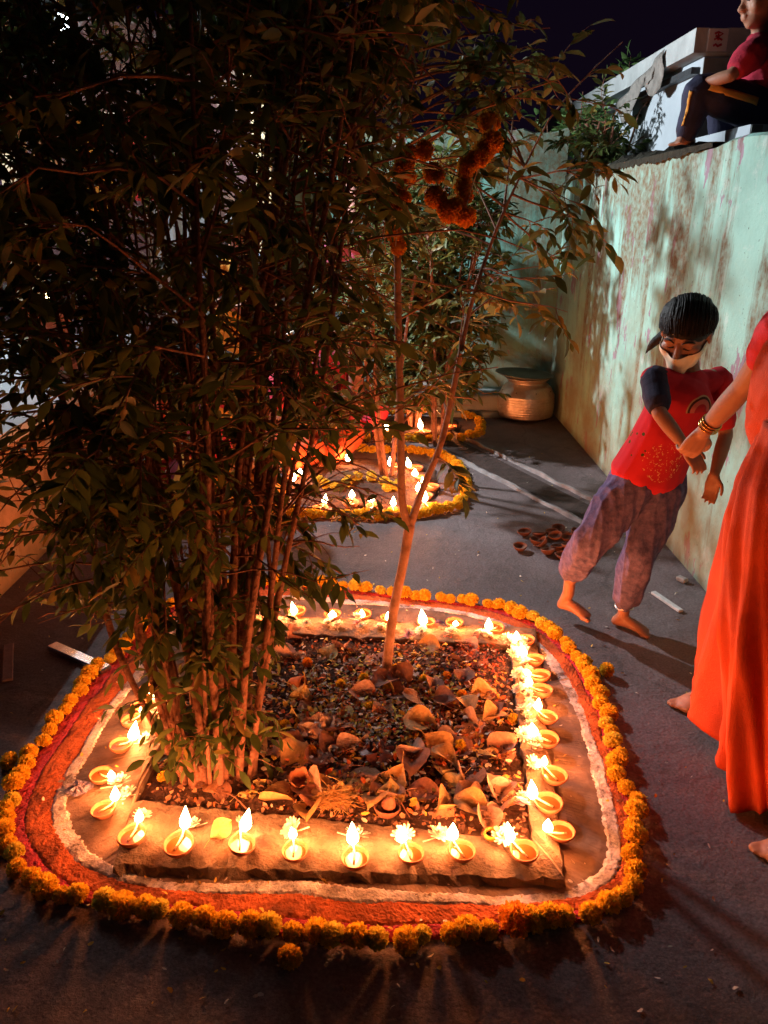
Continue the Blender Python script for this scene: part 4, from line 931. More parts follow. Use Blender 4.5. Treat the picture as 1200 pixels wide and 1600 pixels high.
def gen_bed(bias=None):
    def f():
        while True:
            u, v = random.random(), random.random()
            if bias: u, v = random.gauss(bias[0], .2), random.gauss(bias[1], .2)
            if 0.01 < u < .99 and .01 < v < .99: break
        p = lerp2(inner, u, v); return (p.x, p.y, soil_h(u, v) + random.uniform(.004, .020)), random.uniform(.010, .025)
    return f
mpY = pmat('petal_yellow', (.80, .52, .08), .8, .3, 40, 0, island=.4); mpO = pmat('petal_orange', (.62, .15, .04), .8, .3, 40, 0, island=.4); mpW = pmat('petal_pale', (.78, .68, .55), .8, .3, 40, 0, island=.4)
scatter(3600, gen_bed((.62, .55)), [(mpY, 'yellow'), (mpW, 'pale'), (mpY, 'yellow'), (mpO, 'orange')][:2] + [(mpO, 'orange')], 'petals_litter', 'loose %s petals strewn over the planting bed', pet_shape)
scatter(3600, gen_bed(), [(pmat('crumb_brown', (.42, .22, .13), .9, .4, 30, 0, island=.5), 'brown'), (pmat('crumb_dark', (.16, .075, .05), .9, .4, 30, 0, island=.5), 'dark')], 'leaf_crumbs_litter', '%s broken leaf bits covering the soil of the bed', bits_shape)
def gen_red():
    p = P(random.gauss(735, 28), random.gauss(1045, 22), .0); return (p.x, p.y, .030 + random.uniform(0, .008)), random.uniform(.010, .018)
scatter(420, gen_red, [(pmat('petal_red', (.36, .09, .05), .8, .3, 40, 0, island=.4), 'red')], 'red_petals_litter', 'patch of %s petals near the lamps of the bed corner', pet_shape)
def gen_ground():
    while True:
        p = P(random.uniform(-50, 1150), random.choice((random.uniform(690, 1000), random.uniform(1000, 1590))))
        if p.x < WX - .03 and not inpoly(p, WHITE): return (p.x, p.y, .012 if inpoly(p, MARIG) else .005), random.uniform(.006, .016)
scatter(330, gen_ground, [(mpY, 'yellow'), (mpW, 'pale')], 'floor_litter', '%s petal scraps scattered on the yard floor', pet_shape)
def gen_smear():
    th = random.uniform(-3.14, 3.14); r = rK(th) + (rW(th) - rK(th)) * random.random(); return (CTR.x + r*math.cos(th), CTR.y + r*math.sin(th), .011), random.uniform(.005, .013)
scatter(110, gen_smear, [(mpY, 'yellow'), (mpW, 'pale')], 'kerb_litter', '%s petal scraps between the kerb and the powder line', pet_shape)
# loose marigold heads and blossoms in the bed
for i, (a, b) in enumerate(((480,1045),(565,1075),(622,1058),(665,1075),(720,1100),(690,1095),(715,1180),(442,1148),(490,1185),(575,1120),(800,1130),(600,1090),(700,1070),(530,1085),(640,1130),(260,1228))):
    p = bed_uv(a, b); flower_at((p.x, p.y, p.z + .004), marY[i % 5] if i % 4 else marO[i % 2], .55, 'small wilted marigold head in the leaf litter of the bed', 'wilted marigolds in the bed', tilt=1.0)
# twigs in the bed
for i, (a, b, c, d) in enumerate(((390,1278,345,1250),(560,1160,610,1130),(600,1245,640,1290),(700,1245,800,1260),(620,1125,665,1100))):
    p, q = bed_uv(a, b), bed_uv(c, d); m_ = MB(); m_.tube([p + Vector((0, 0, .012)), p.lerp(q, .5) + Vector((0, .004, .024)), q + Vector((0, 0, .012))], [.0022, .002, .0014], 5, sub=3); tag(put('twig', m_.mesh('twig', M_bark)), 'thin dry twig lying in the leaf litter of the bed', 'twig', 'dry twigs in the bed')

# ---- cloths on the veranda line
ln = MB(); l0, l1 = Vector((-2.2, 3.2, 2.05)), Vector((-1.4, 6.2, 2.15)); ln.tube([l0, l0.lerp(l1, .5) - Vector((0, 0, .05)), l1], [.004] * 3, 5); tag(put('clothes_line', ln.mesh('line', pmat('rope', (.4, .35, .25), .9))), 'washing line strung along the veranda', 'rope')
for k, (t, w_, h_, c, lab) in enumerate(((.12, .3, .55, (.62, .22, .06), 'orange cloth hanging on the washing line'), (.30, .28, .6, (.10, .16, .55), 'blue cloth hanging on the washing line'), (.46, .25, .45, (.62, .66, .6), 'pale cloth hanging on the washing line'), (.60, .3, .55, (.62, .45, .10), 'mustard cloth hanging on the washing line'), (.76, .25, .5, (.45, .05, .08), 'red cloth hanging on the washing line'))):
    m_ = MB(); d = (l1 - l0).normalized(); vs = []; fs = []
    for i in range(12):
        for j in range(9):
            a = i/11; b = j/8; p = l0.lerp(l1, t) + d * (a - .5) * w_; vs.append((p.x + .03 * math.sin(a * 11 + k) * b, p.y, p.z - .035 - h_ * b + .01 * math.sin(a * 9)))
    for i in range(11):
        for j in range(8): fs.append((i*9 + j, i*9 + j + 1, i*9 + j + 10, i*9 + j + 9))
    m_.add(vs, fs); o = put('cloth', m_.mesh('cloth', pmat('cloth_%d' % k, c, .9, .2, 8, .2, 200), True)); o.modifiers.new('t', 'SOLIDIFY').thickness = .004; tag(o, lab, 'cloth', 'cloths on the washing line')
# pedestal with a lamp on the veranda
pe = thing('pedestal', 'small brick pedestal on the veranda carrying a lit lamp', 'pedestal', (-1.85, 4.35, .66))
m_ = MB(); m_.box((-1.98, 4.22, .66), (-1.72, 4.48, .74)); m_.box((-1.94, 4.26, .742), (-1.76, 4.44, 1.0)); m_.box((-1.98, 4.22, 1.002), (-1.72, 4.48, 1.05)); put('plinth_block', m_.mesh('ped', pmat('ped', (.4, .16, .1), .9, .3, 8)), pe)
make_lamp(Vector((-1.83, 4.33, 1.051)), -1.2, 'lit clay oil lamp on the brick pedestal of the veranda', 'veranda lamp', True, 2, 1.2)

# ================================================================== PEOPLE
M_skin = pmat('skin_brown', (0.27, 0.125, 0.075), .55, .15, 14, .08, 120, spec=.4)
M_skin2 = pmat('skin_light_brown', (0.33, 0.165, 0.10), .55, .15, 14, .08, 120, spec=.4)
M_hair = pmat('black_hair', (0.004, 0.0035, 0.0035), .55, .4, 90, .35, 260, spec=.25)
def head(mb, c, f, u, s):
    f = Vector(f).normalized(); u = Vector(u); r = f.cross(u).normalized(); u = r.cross(f).normalized(); B = Matrix((r, f, u)).transposed(); C = Vector(c)
    W = lambda x, y, z: C + r*(x*s) + f*(y*s) + u*(z*s)
    mb.ell(W(0, -.05, .13), (.37*s, .45*s, .40*s), B); mb.ell(W(0, .08, -.08), (.33*s, .34*s, .36*s), B); mb.ell(W(0, .17, -.27), (.24*s, .24*s, .22*s), B); mb.ell(W(0, .27, -.40), (.12*s, .10*s, .09*s), B)
    for e in (-1, 1):
        mb.ell(W(e*.20, .26, -.10), (.13*s, .12*s, .14*s), B); mb.ell(W(e*.15, .335, .035), (.085*s, .06*s, .06*s), B, 10, 7); mb.ell(W(e*.15, .36, .125), (.13*s, .05*s, .035*s), B, 10, 6)
        mb.ell(W(e*.375, -.02, -.02), (.035*s, .085*s, .13*s), B, 8, 6); mb.ell(W(e*.055, .44, -.135), (.045*s, .05*s, .04*s), B, 8, 6)
    mb.limb([W(0, .385, .08), W(0, .445, -.03), W(0, .49, -.12)], [.045*s, .05*s, .062*s], 8, 2)
    mb.ell(W(0, .415, -.245), (.12*s, .05*s, .032*s), B, 10, 6); mb.ell(W(0, .40, -.30), (.11*s, .055*s, .038*s), B, 10, 6)
    return W, B
def hand(mb, wp, d, n, s, curl=.5, side=1, spread=.12):
    d = Vector(d).normalized(); n = Vector(n); n = (n - d * n.dot(d)).normalized(); x = d.cross(n) * side; wp = Vector(wp)
    for i, (ox, L, ro) in enumerate(((-.030, .066, .0085), (-.010, .075, .0088), (.011, .071, .0085), (.030, .056, .0075))):
        k = wp + d*(.080*s) + x*(ox*s); mb.limb([wp + d*(.006*s) + x*(ox*s*.62), wp + d*(.045*s) + x*(ox*s*.9), k], [.0135*s, .0135*s, .0112*s], 8, 2)
        dd = (d + x * ox * spread * 12).normalized(); p = k; pts = [p]; a = curl * (.55 + .1 * i); ang = 0
        for sg in (.45, .31, .24):
            ang += a; v = dd * math.cos(ang) + n * math.sin(ang); p = p + v * (L * s * sg); pts.append(p)
        mb.limb(pts, [ro*s*1.08, ro*s, ro*s*.92, ro*s*.8], 8, 2)
    t0 = wp + d*(.018*s) - x*(.022*s) + n*.004*s; t1 = t0 + (d*.6 - x*.8 + n*.25).normalized()*.036*s; t2 = t1 + (d*.85 - x*.35 + n*.45*curl).normalized()*.030*s; t3 = t2 + (d*.9 - x*.05 + n*.6*curl).normalized()*.024*s
    mb.limb([t0, t1, t2, t3], [.013*s, .0115*s, .010*s, .0085*s], 8, 2)
def foot(mb, ank, toe, s, z=None):
    ank, toe = Vector(ank), Vector(toe); f = (toe - ank); f.z = 0; f.normalize(); side = Vector((-f.y, f.x, 0)); zb = toe.z
    heel = Vector((ank.x, ank.y, zb + .028*s)) - f*.035*s; L = (Vector((toe.x, toe.y, 0)) - Vector((heel.x, heel.y, 0))).length
    mb.limb([ank + Vector((0, 0, .02*s)), Vector((ank.x, ank.y, (ank.z + zb)/2 + .02*s)), heel], [.032*s, .034*s, .029*s], 10, 2)
    mb.limb([heel, Vector((ank.x, ank.y, zb + .042*s)) + f*.03*s, heel + f*L*.58 + Vector((0, 0, .002*s)), heel + f*L*.78 - Vector((0, 0, .011*s))], [(.030*s, .026*s), (.034*s, .034*s), (.042*s, .024*s), (.043*s, .014*s)], 12, 3, (0, 0, 1))
    for i in range(5):
        ox = (-.032 + .016*i)*s; b = heel + f*(L*.76 - abs(i - 1)*.006*s) + side*ox; b.z = zb + .012*s; t = b + f*(.036 - .004*i)*s; t.z = zb + .010*s
        mb.limb([b, b.lerp(t, .5) + Vector((0, 0, .003*s)), t], [(.0105 - .001*i)*s, (.0095 - .001*i)*s, (.0095 - .001*i)*s] if i else [.0135*s, .0125*s, .0125*s], 8, 2)
def body(J, s, mb, hs, fwd, up=(0, 0, 1), hands=True, curl=(.5, .5), hn=None, feet=True):
    """one continuous body from joints; s = scale against an adult, hs = head height"""
    V = {k: Vector(v) for k, v in J.items()}
    W, B = head(mb, V['head'], fwd, up, hs)
    mb.limb([V['head'] - Vector((0, 0, .1))*hs*2, V['neck'], V['chest']], [.052*s, .05*s, .07*s], 12, 3)
    ax = (V['shL'] - V['shR']).normalized()
    mb.limb([V['neck'] - Vector((0, 0, .035))*s, V['chest'], V['belly'], V['pelvis']], [(.075*s, .075*s), (.150*s, .098*s), (.125*s, .088*s), (.150*s, .105*s)], 16, 4, up=ax.cross((V['neck'] - V['pelvis']).normalized()))
    for e in 'LR':
        mb.limb([V['neck'] - Vector((0, 0, .04))*s, V['sh'+e], V['sh'+e].lerp(V['el'+e], .45), V['el'+e]], [.05*s, .052*s, .043*s, .036*s], 12, 4)
        mb.limb([V['el'+e], V['el'+e].lerp(V['wr'+e], .35), V['wr'+e]], [.036*s, .037*s, .025*s], 12, 4)
        if hands:
            d = (V['wr'+e] - V['el'+e]).normalized()
            if 'hd'+e in V: d = V['hd'+e].normalized()
            n = Vector(hn[e]) if hn else Vector((0, 0, -1)); hand(mb, V['wr'+e], d, n, s*.98, curl[0 if e == 'L' else 1], 1 if e == 'L' else -1)
        mb.limb([V['pelvis'].lerp(V['hip'+e], .8), V['hip'+e].lerp(V['kn'+e], .4), V['kn'+e]], [.085*s, .075*s, .053*s], 12, 4)
        mb.limb([V['kn'+e], V['kn'+e].lerp(V['an'+e], .3), V['kn'+e].lerp(V['an'+e], .7), V['an'+e]], [.053*s, .054*s, .040*s, .031*s], 12, 4)
        if feet: foot(mb, V['an'+e], V['to'+e], s)
    return W, B
def closed_eyes(W, B, hs, name_parent, col=None):
    mb = MB()
    for e in (-1, 1):
        mb.tube([W(e*(.08 + .14*t), .405 - .05*t, .035 - .03*math.sin(t*3.14)) for t in (0, .25, .5, .75, 1)], [.006*hs*2, .012*hs, .014*hs, .012*hs, .006*hs], 6)
        mb.tube([W(e*(.06 + .19*t), .432 - .075*t, .145 + .03*math.sin(t*3.14)) for t in (0, .25, .5, .75, 1)], [.010*hs, .015*hs, .016*hs, .013*hs, .006*hs], 6)
    o = put('brows_and_lashes', mb.mesh('brows', M_hair, True), name_parent); return o

# ---------------- girl in the red shirt
GD = 2.66
g = thing('person', 'child in red shirt, violet trousers and yellow mask, stepping beside the teal wall', 'person', (.93, GD, 0))
gJ = dict(head=Q(1072, 522, GD - .03), neck=Q(1078, 585, GD + .02), chest=Q(1066, 628, GD), belly=Q(1035, 690, GD + .01), pelvis=Q(1012, 748, GD + .03),
    shR=Q(1022, 592, GD - .06), shL=Q(1124, 594, GD + .06), elR=Q(1030, 645, GD - .17), wrR=Q(1072, 700, GD - .24), elL=Q(1134, 680, GD + .02), wrL=Q(1116, 742, GD - .10),
    hipR=Q(985, 755, GD), hipL=Q(1036, 762, GD + .05), knR=Q(942, 848, GD - .08), knL=Q(1010, 862, GD + .06), anR=Q(905, 912, GD + .05), anL=Q(988, 950, GD + .06))
tL = P(1022, 998); tL.z = .003; gJ['toL'] = tL
tR = P(928, 972, .045); gJ['toR'] = tR; gJ['anR'] = tR + Vector((-.085, .09, .125)); gJ['anL'] = Vector((tL.x - .10, tL.y + .085, .075)); gJ['hdL'] = Vector((-.05, -.1, -1))
gJ['knL'] = gJ['hipL'].lerp(gJ['anL'], .5) + Vector((-.03, -.05, 0)); gJ['knR'] = gJ['hipR'].lerp(gJ['anR'], .5) + Vector((-.05, -.07, 0))
gs = .70; ghs = .205; gf = Vector((-.52, -.72, -.55)); gu = Vector((-.15, -.35, 1))
mb = MB(); gW, gB = body(gJ, gs, mb, ghs, gf, gu, True, (.35, .55), {'L': (-.7, -.6, 0), 'R': (.3, .2, -.8)})
gbody = put('body', remesh(mb, 'girl_body', M_skin, .0042, 5), g)
closed_eyes(gW, gB, ghs, g)
mb = MB(); s_ = ghs                                        # hair cap, parted, with two bunches
mb.ell(gW(0, -.08, .21), (.42*s_, .47*s_, .40*s_), gB, 18, 12); mb.ell(gW(0, -.22, -.02), (.40*s_, .34*s_, .36*s_), gB, 16, 10)
mb.limb([gW(0, -.42, .0), gW(.16, -.50, -.22)], [.22*s_, .12*s_], 12, 3)
mb.limb([gW(.16, -.48, -.22), gW(.40, -.40, -.36), gW(.60, -.30, -.52), gW(.74, -.22, -.75)], [.09*s_, .11*s_, .08*s_, .015*s_], 10, 3)
put('hair', remesh(mb, 'girl_hair', M_hair, .005, 5, .0012, 60, 3, (1, 1, .3)), g)
mb = MB(); hr = random.Random(5); tip = Vector((.16, -.50, -.20))
for k in range(300):
    a = hr.uniform(-1.75, 1.75); zz = .30 - .20 * abs(a) ** 1.5 * .45 + hr.gauss(0, .03); e0 = 1.0 + hr.uniform(0, .05)
    st = Vector((.40*math.sin(a), -.08 + .47*math.cos(a), zz)); pts = []
    for q in range(7):
        t = q/6; v = st.lerp(tip, t) - Vector((0, -.08, .21)) * 0; c = Vector((0, -.08, .21)); d = v - c; d.z += .55 * math.sin(math.pi * t) * (.6 + .4*math.cos(a)); d.x += .18 * math.sin(a) * math.sin(math.pi * t)
        n_ = math.sqrt((d.x/.42)**2 + (d.y/.47)**2 + (d.z/.40)**2); d = d / max(n_, 1e-3) * e0 * 1.01 if t < .86 else d
        pts.append(gW(*(c + d)))
    mb.tube(pts, [.0012, .0022, .0026, .0026, .0024, .002, .0012], 4, False)
put('hair_strands', mb.mesh('strands', M_hair, True), g)
# mask over mouth and chin
mb = MB(); vs = []; fs = []; NA = 25; NB = 7
for i in range(NA):
    a = -1.62 + 3.24*i/(NA-1)
    for j in range(NB):
        b = j/(NB-1); edge = abs(a)/1.62; zt = -.075 - .01*math.cos(a*1.4) + .05*edge; zb = -.53 + .24*edge ** 1.8; z = zt + (zb - zt)*b
        R_ = .40 + .10*math.cos(a) + .045*math.sin(b*3.14)*math.cos(a) ; R_ -= .10*b*b*math.cos(a); R_ += .075*math.exp(-(a/.35)**2)*(1 - b)**.7
        vs.append(gW(R_*.82*math.sin(a), .01 + R_*.90*math.cos(a), z))
for i in range(NA-1):
    for j in range(NB-1): q = i*NB + j; fs.append((q, q+1, q+NB+1, q+NB))
from mathutils.bvhtree import BVHTree
bv = BVHTree.FromPolygons([v.co for v in gbody.data.vertices], [p.vertices[:] for p in gbody.data.polygons])
for q in range(len(vs)):
    h = bv.find_nearest(vs[q]); vs[q] = h[0] + h[1] * .0045
for _ in range(3):       # let the cloth bridge the hollows
    w2 = list(vs)
    for i in range(1, NA-1):
        for j in range(1, NB-1): k = i*NB + j; av = (vs[k-1] + vs[k+1] + vs[k-NB] + vs[k+NB]) / 4; w2[k] = vs[k].lerp(av, .5)
    vs = w2
for q in range(len(vs)):
    h = bv.find_nearest(vs[q])
    if (vs[q] - h[0]).dot(h[1]) < .003: vs[q] = h[0] + h[1] * .003
mb.add(vs, fs); o = put('mask', mb.mesh('mask', pmat('mask_yellow', (.82, .74, .55), .85, .12, 20, .2, 200), True), g); o.modifiers.new('t', 'SOLIDIFY').thickness = .003; o.modifiers.new('s', 'SUBSURF').render_levels = 1
# shirt
def shirt_print(name, col, C1, C2, C3):
    m = bpy.data.materials.new(name); n, l = nodes_of(m); b = n['Principled BSDF']; co = objcoord(n); t = noise(n, l, 14, vec=co)
    r = ramp(n, [(.3, tuple(c*.8 for c in col)), (.7, col)]); l.new(t.outputs[0], r.inputs[0]); out = r.outputs[0]
    def dist(c):
        v = n.new('ShaderNodeVectorMath'); v.operation = 'DISTANCE'; l.new(co, v.inputs[0]); v.inputs[1].default_value = c; return v.outputs['Value']
    d = dist(C1); rr = ramp(n, [(0, (.30, .02, .03)), (.024, (.42, .12, .10)), (.040, (.06, .02, .015)), (.050, (.40, .24, .13)), (.056, (0, 0, 0))], 'CONSTANT'); l.new(d, rr.inputs[0])
    sx = n.new('ShaderNodeSeparateXYZ'); l.new(co, sx.inputs[0]); up_ = vmath(n, l, 'GREATER_THAN', sx.outputs[2], C1[2] - .004); ins = vmath(n, l, 'LESS_THAN', d, .056)
    out = mixc(n, l, vmath(n, l, 'MULTIPLY', up_, ins), out, rr.outputs[0])
    vo = n.new('ShaderNodeTexVoronoi'); vo.inputs['Scale'].default_value = 34; l.new(co, vo.inputs['Vector']); dot = vmath(n, l, 'LESS_THAN', vo.outputs['Distance'], .24)
    out = mixc(n, l, vmath(n, l, 'MULTIPLY', dot, vmath(n, l, 'LESS_THAN', dist(C2), .06)), out, (.05, .06, .015))
    nz = noise(n, l, 75, detail=2, vec=co, dist=1.5); th = vmath(n, l, 'GREATER_THAN', nz.outputs[0], .62)
    out = mixc(n, l, vmath(n, l, 'MULTIPLY', th, vmath(n, l, 'LESS_THAN', dist(C3), .075)), out, (.62, .45, .18))
    l.new(out, b.inputs['Base Color']); b.inputs['Roughness'].default_value = .9; b.inputs['Specular IOR Level'].default_value = .15
    return m
V = {k: Vector(v) for k, v in gJ.items()}
M_gshirt = shirt_print('girl_red_shirt', (.50, .022, .035), Q(1092, 642, GD - .08), Q(990, 690, GD - .06), Q(1036, 722, GD - .08))
mb = MB(); ax = (V['shL'] - V['shR']).normalized(); upv = ax.cross((V['neck'] - V['pelvis']).normalized())
hem = V['pelvis'] + Vector((-.005, 0, .02))
mb.limb([V['neck'] - Vector((0, 0, .035)), V['chest'], V['belly'], hem], [(.075, .068), (.132, .095), (.136, .100), (.152, .112)], 20, 5, upv)
for e in 'LR': mb.limb([V['neck'] - Vector((0, 0, .035)), V['sh'+e]], [.045, .045], 12, 3)
put('shirt', remesh(mb, 'girl_shirt', M_gshirt, .006, 4, .010, 14, 5, (1, 1, .6)), g)
M_navy = pmat('navy_cloth', (.022, .022, .050), .9, .3, 20, .2, 150)
for e in 'LR':
    mb = MB(); mb.limb([V['sh'+e].lerp(V['neck'], .18), V['sh'+e], V['sh'+e].lerp(V['el'+e], .35), V['sh'+e].lerp(V['el'+e], .72)], [.040, .046, .045, .044], 14, 3); put('sleeve', remesh(mb, 'sleeve', M_navy if e == 'R' else M_gshirt, .005, 3, .005, 25, 8), g)
M_trou = pmat('violet_trousers', (.07, .065, .17), .9, .4, 45, .25, 120, col2=(.15, .12, .24))
mb = MB(); mb.limb([V['belly'].lerp(V['pelvis'], .6), V['pelvis'], V['pelvis'] - Vector((0, 0, .06))], [(.105, .085), (.120, .095), (.115, .09)], 18, 4, upv)
for e in 'LR':
    k = V['kn'+e]; a = V['an'+e] + Vector((0, 0, .035)); mb.limb([V['pelvis'].lerp(V['hip'+e], .85), V['hip'+e].lerp(k, .5), k, k.lerp(a, .5), k.lerp(a, .85), a], [.094, .082, .066, .060, .053, .038], 16, 5)
put('trousers', remesh(mb, 'girl_trousers', M_trou, .006, 3, .020, 17, 9, (1.6, 1.6, .35)), g)
mb = MB(); c = V['anL'] + Vector((0, 0, .018)); q = [c + Vector((.033*math.cos(a), .033*math.sin(a), .004*math.sin(3*a))) for a in np.linspace(0, 6.283, 17)]; mb.tube(q, [.0035] * 17, 6, False); put('anklet', mb.mesh('anklet', pmat('silver', (.7, .68, .65), .3, .1, 20, 0, metal=1), True), g)

# ---------------- woman in the orange saree
wz = thing('person', 'adult in a bright orange saree and red blouse holding the child\'s hand', 'person', (1.10, 1.82, 0))
wp = Vector((1.09, 1.83, 0))
f1 = P(1045, 1112); f1.z = .003; f2 = P(1172, 1345); f2.z = .003
wJ = dict(head=(1.09, 1.93, 1.46), neck=(1.11, 1.89, 1.31), chest=(1.11, 1.87, 1.16), belly=(1.11, 1.85, 1.0), pelvis=(1.11, 1.83, .86), shL=(1.135, 1.72, 1.25), shR=(1.045, 2.02, 1.25),
    elR=Q(1162, 604, 2.20), wrR=Q(1098, 676, 2.32), elL=(1.18, 1.62, 1.02), wrL=(1.10, 1.72, .86), hipL=(1.11, 1.74, .84), hipR=(1.11, 1.92, .84), knL=(1.07, 1.66, .46), knR=(1.05, 1.98, .46),
    anL=(f2.x + .17, f2.y + .02, .09), anR=(f1.x + .16, f1.y + .03, .09), toL=f2, toR=f1, hdR=(Q(1070, 716, 2.36) - Q(1098, 676, 2.32)))
mb = MB(); wW, wB = body(wJ, .92, mb, .215, (-.95, .35, -.25), (0, 0, 1), True, (.4, .75), {'L': (-1, 0, 0), 'R': (-.2, .6, -.7)})
put('body', remesh(mb, 'woman_body', M_skin2, .005, 4), wz); closed_eyes(wW, wB, .215, wz)
mb = MB(); s_ = .215; mb.ell(wW(0, -.10, .18), (.415*s_, .47*s_, .39*s_), wB, 16, 10); mb.ell(wW(0, -.30, -.02), (.36*s_, .28*s_, .34*s_), wB); mb.ell(wW(0, -.62, -.10), (.22*s_, .18*s_, .2*s_), wB)
put('hair', remesh(mb, 'woman_hair', M_hair, .006, 3, .004, 40, 4), wz)
V = {k: Vector(v) for k, v in wJ.items()}
M_blouse = pmat('blouse_red', (.50, .025, .04), .8, .2, 20, .2, 150); M_saree = pmat('saree_orange', (.43, .042, .012), .8, .35, 5, .25, 260, col2=(.55, .066, .013))
mb = MB(); mb.limb([V['neck'] - Vector((0, 0, .06)), V['chest'], V['belly'] + Vector((0, 0, .06))], [(.09, .08), (.155, .115), (.14, .10)], 18, 4, (V['shL'] - V['shR']).cross(Vector((0, 0, 1))))
for e in 'LR': mb.limb([V['neck'] - Vector((0, 0, .06)), V['sh'+e], V['sh'+e].lerp(V['el'+e], .5)], [.06, .062, .054], 14, 4)
put('blouse', remesh(mb, 'blouse', M_blouse, .008, 3, .006, 20, 2), wz)
# skirt of the saree, pleated towards a flared hem
mb = MB(); vs = []; fs = []; NA = 220
secs = [(1.02, 1.11, 1.85, .155, .155, 0), (.96, 1.11, 1.85, .165, .165, .004), (.86, 1.105, 1.845, .185, .20, .008), (.72, 1.105, 1.84, .19, .235, .012), (.56, 1.11, 1.835, .185, .27, .018), (.40, 1.115, 1.825, .178, .305, .024), (.24, 1.12, 1.81, .172, .345, .030), (.10, 1.125, 1.80, .168, .375, .036), (.045, 1.125, 1.795, .166, .385, .038)]
zs = [s[0] for s in secs][::-1]
def sec(z):
    out = []
    for k in range(1, 6): out.append(float(np.interp(z, zs, [s[k] for s in secs][::-1])))
    return out
NZ = 60
for i in range(NZ):
    z = 1.02 + (.045 - 1.02)*i/(NZ-1); cx_, cy_, rx, ry, am = sec(z)
    for j in range(NA):
        th = 2*math.pi*j/NA; pl = (1 - 2*abs(math.sin(7*th + .8*math.sin(2*th) + z*1.3 + .4*math.sin(z*7)))) * .75 + math.sin(7*th + 2.1 + z*3.0) * .7 + .30*(1 - 2*abs(math.sin(13*th + z*4 + math.sin(5*z + 3*th)))) + .25*math.sin(9*z + 5*th)
        m = 1 + am/.25*pl*1.45; zz = z + (.018*math.sin(5*th) + .02*math.sin(3*th + 1)) * (1 - z)**2
        vs.append((cx_ + rx*m*math.cos(th), cy_ + ry*m*math.sin(th), zz))
for i in range(NZ-1):
    for j in range(NA): fs.append((i*NA + j, i*NA + (j+1) % NA, (i+1)*NA + (j+1) % NA, (i+1)*NA + j))
mb.add(vs, fs); o = put('saree_skirt', mb.mesh('skirt', M_saree, True), wz); o.modifiers.new('t', 'SOLIDIFY').thickness = .004
# shoulder drape
mb = MB(); mb.limb([Vector((1.02, 1.98, .95)), Vector((.99, 1.93, 1.12)), Vector((1.06, 1.83, 1.27)), Vector((1.15, 1.76, 1.31)), Vector((1.24, 1.80, 1.12)), Vector((1.26, 1.84, .8))], [(.10, .05), (.10, .05), (.09, .045), (.085, .04), (.10, .035), (.13, .03)], 16, 6, (-1, 0, 0))
mb.limb([Vector((1.11, 1.85, 1.08)), Vector((1.11, 1.85, .98))], [(.175, .135), (.175, .15)], 18, 3, (-1, 0, 0))
put('shoulder_drape', remesh(mb, 'drape', M_saree, .008, 3, .014, 16, 6, (1, 1, .6)), wz)
mb = MB(); c = V['wrR'] - (V['wrR'] - V['elR']).normalized()*.03; d = (V['wrR'] - V['elR']).normalized(); x = d.orthogonal().normalized(); y = d.cross(x)
for k in range(3):
    q = [c - d*.011*k + (x*math.cos(a) + y*math.sin(a))*.030 for a in np.linspace(0, 6.283, 19)]; mb.tube(q, [.003] * 19, 6, False)
put('bangles', mb.mesh('bangles', pmat('bangle_gold', (.7, .42, .12), .25, .1, 20, 0, metal=1), True), wz)

# ---------------- boy sitting on the wall
BD = 3.95
b = thing('person', 'child in red shirt and navy trousers with yellow stripe sitting on the wall', 'person', (1.72, BD, 1.86))
bJ = dict(head=Q(1194, 0, BD), neck=Q(1187, 62, BD + .02), chest=Q(1198, 104, BD), belly=Q(1206, 142, BD), pelvis=Q(1212, 170, BD), shL=Q(1176, 84, BD - .15), shR=Q(1204, 84, BD + .16), elL=Q(1142, 118, BD - .20), wrL=Q(1104, 128, BD - .12),
    elR=Q(1160, 120, BD + .16), wrR=Q(1124, 128, BD + .1), hipL=Q(1186, 170, BD - .07), hipR=Q(1190, 168, BD + .08), knL=Q(1094, 142, BD - .08), knR=Q(1126, 146, BD + .12), anL=Q(1072, 222, BD - .05), anR=Q(1128, 222, BD + .12))
bJ['toL'] = Vector((bJ['anL'].x - .065, bJ['anL'].y - .01, WT + .012)); bJ['anL'].z = WT + .07; bJ['toR'] = Vector((bJ['anR'].x - .10, bJ['anR'].y, WT - .05)); bJ['anR'].z = WT + .01
mb = MB(); bW, bB = body(bJ, .74, mb, .215, (-.97, -.05, -.12), (0, 0, 1), True, (.6, .6), {'L': (0, 0, -1), 'R': (0, 0, -1)})
put('body', remesh(mb, 'boy_body', M_skin2, .006, 4), b); closed_eyes(bW, bB, .2, b)
mb = MB(); s_ = .2; mb.ell(bW(0, -.10, .20), (.405*s_, .45*s_, .37*s_), bB, 16, 10); mb.ell(bW(0, -.26, .02), (.37*s_, .27*s_, .32*s_), bB); put('hair', remesh(mb, 'boy_hair', M_hair, .006, 2, .004, 50, 4), b)
V = {k: Vector(v) for k, v in bJ.items()}; upv = (V['shL'] - V['shR']).cross(V['neck'] - V['pelvis'])
mb = MB(); mb.limb([V['neck'] - Vector((0, 0, .03)), V['chest'], V['belly'], V['pelvis'] + Vector((.02, 0, .0))], [(.08, .07), (.150, .110), (.148, .115), (.155, .13)], 18, 5, upv)
for e in 'LR': mb.limb([V['neck'] - Vector((0, 0, .03)), V['sh'+e], V['sh'+e].lerp(V['el'+e], .55)], [.055, .062, .058], 14, 4)
put('shirt', remesh(mb, 'boy_shirt', pmat('boy_shirt', (.42, .022, .05), .9, .2, 16, .2, 120), .007, 3, .010, 14, 12), b)
M_bt = pmat('boy_navy', (.022, .024, .055), .85, .3, 18, .2, 120); mb = MB(); mb.limb([V['pelvis'] + Vector((0, 0, .03)), V['pelvis']], [(.115, .09), (.115, .09)], 14, 3, upv)
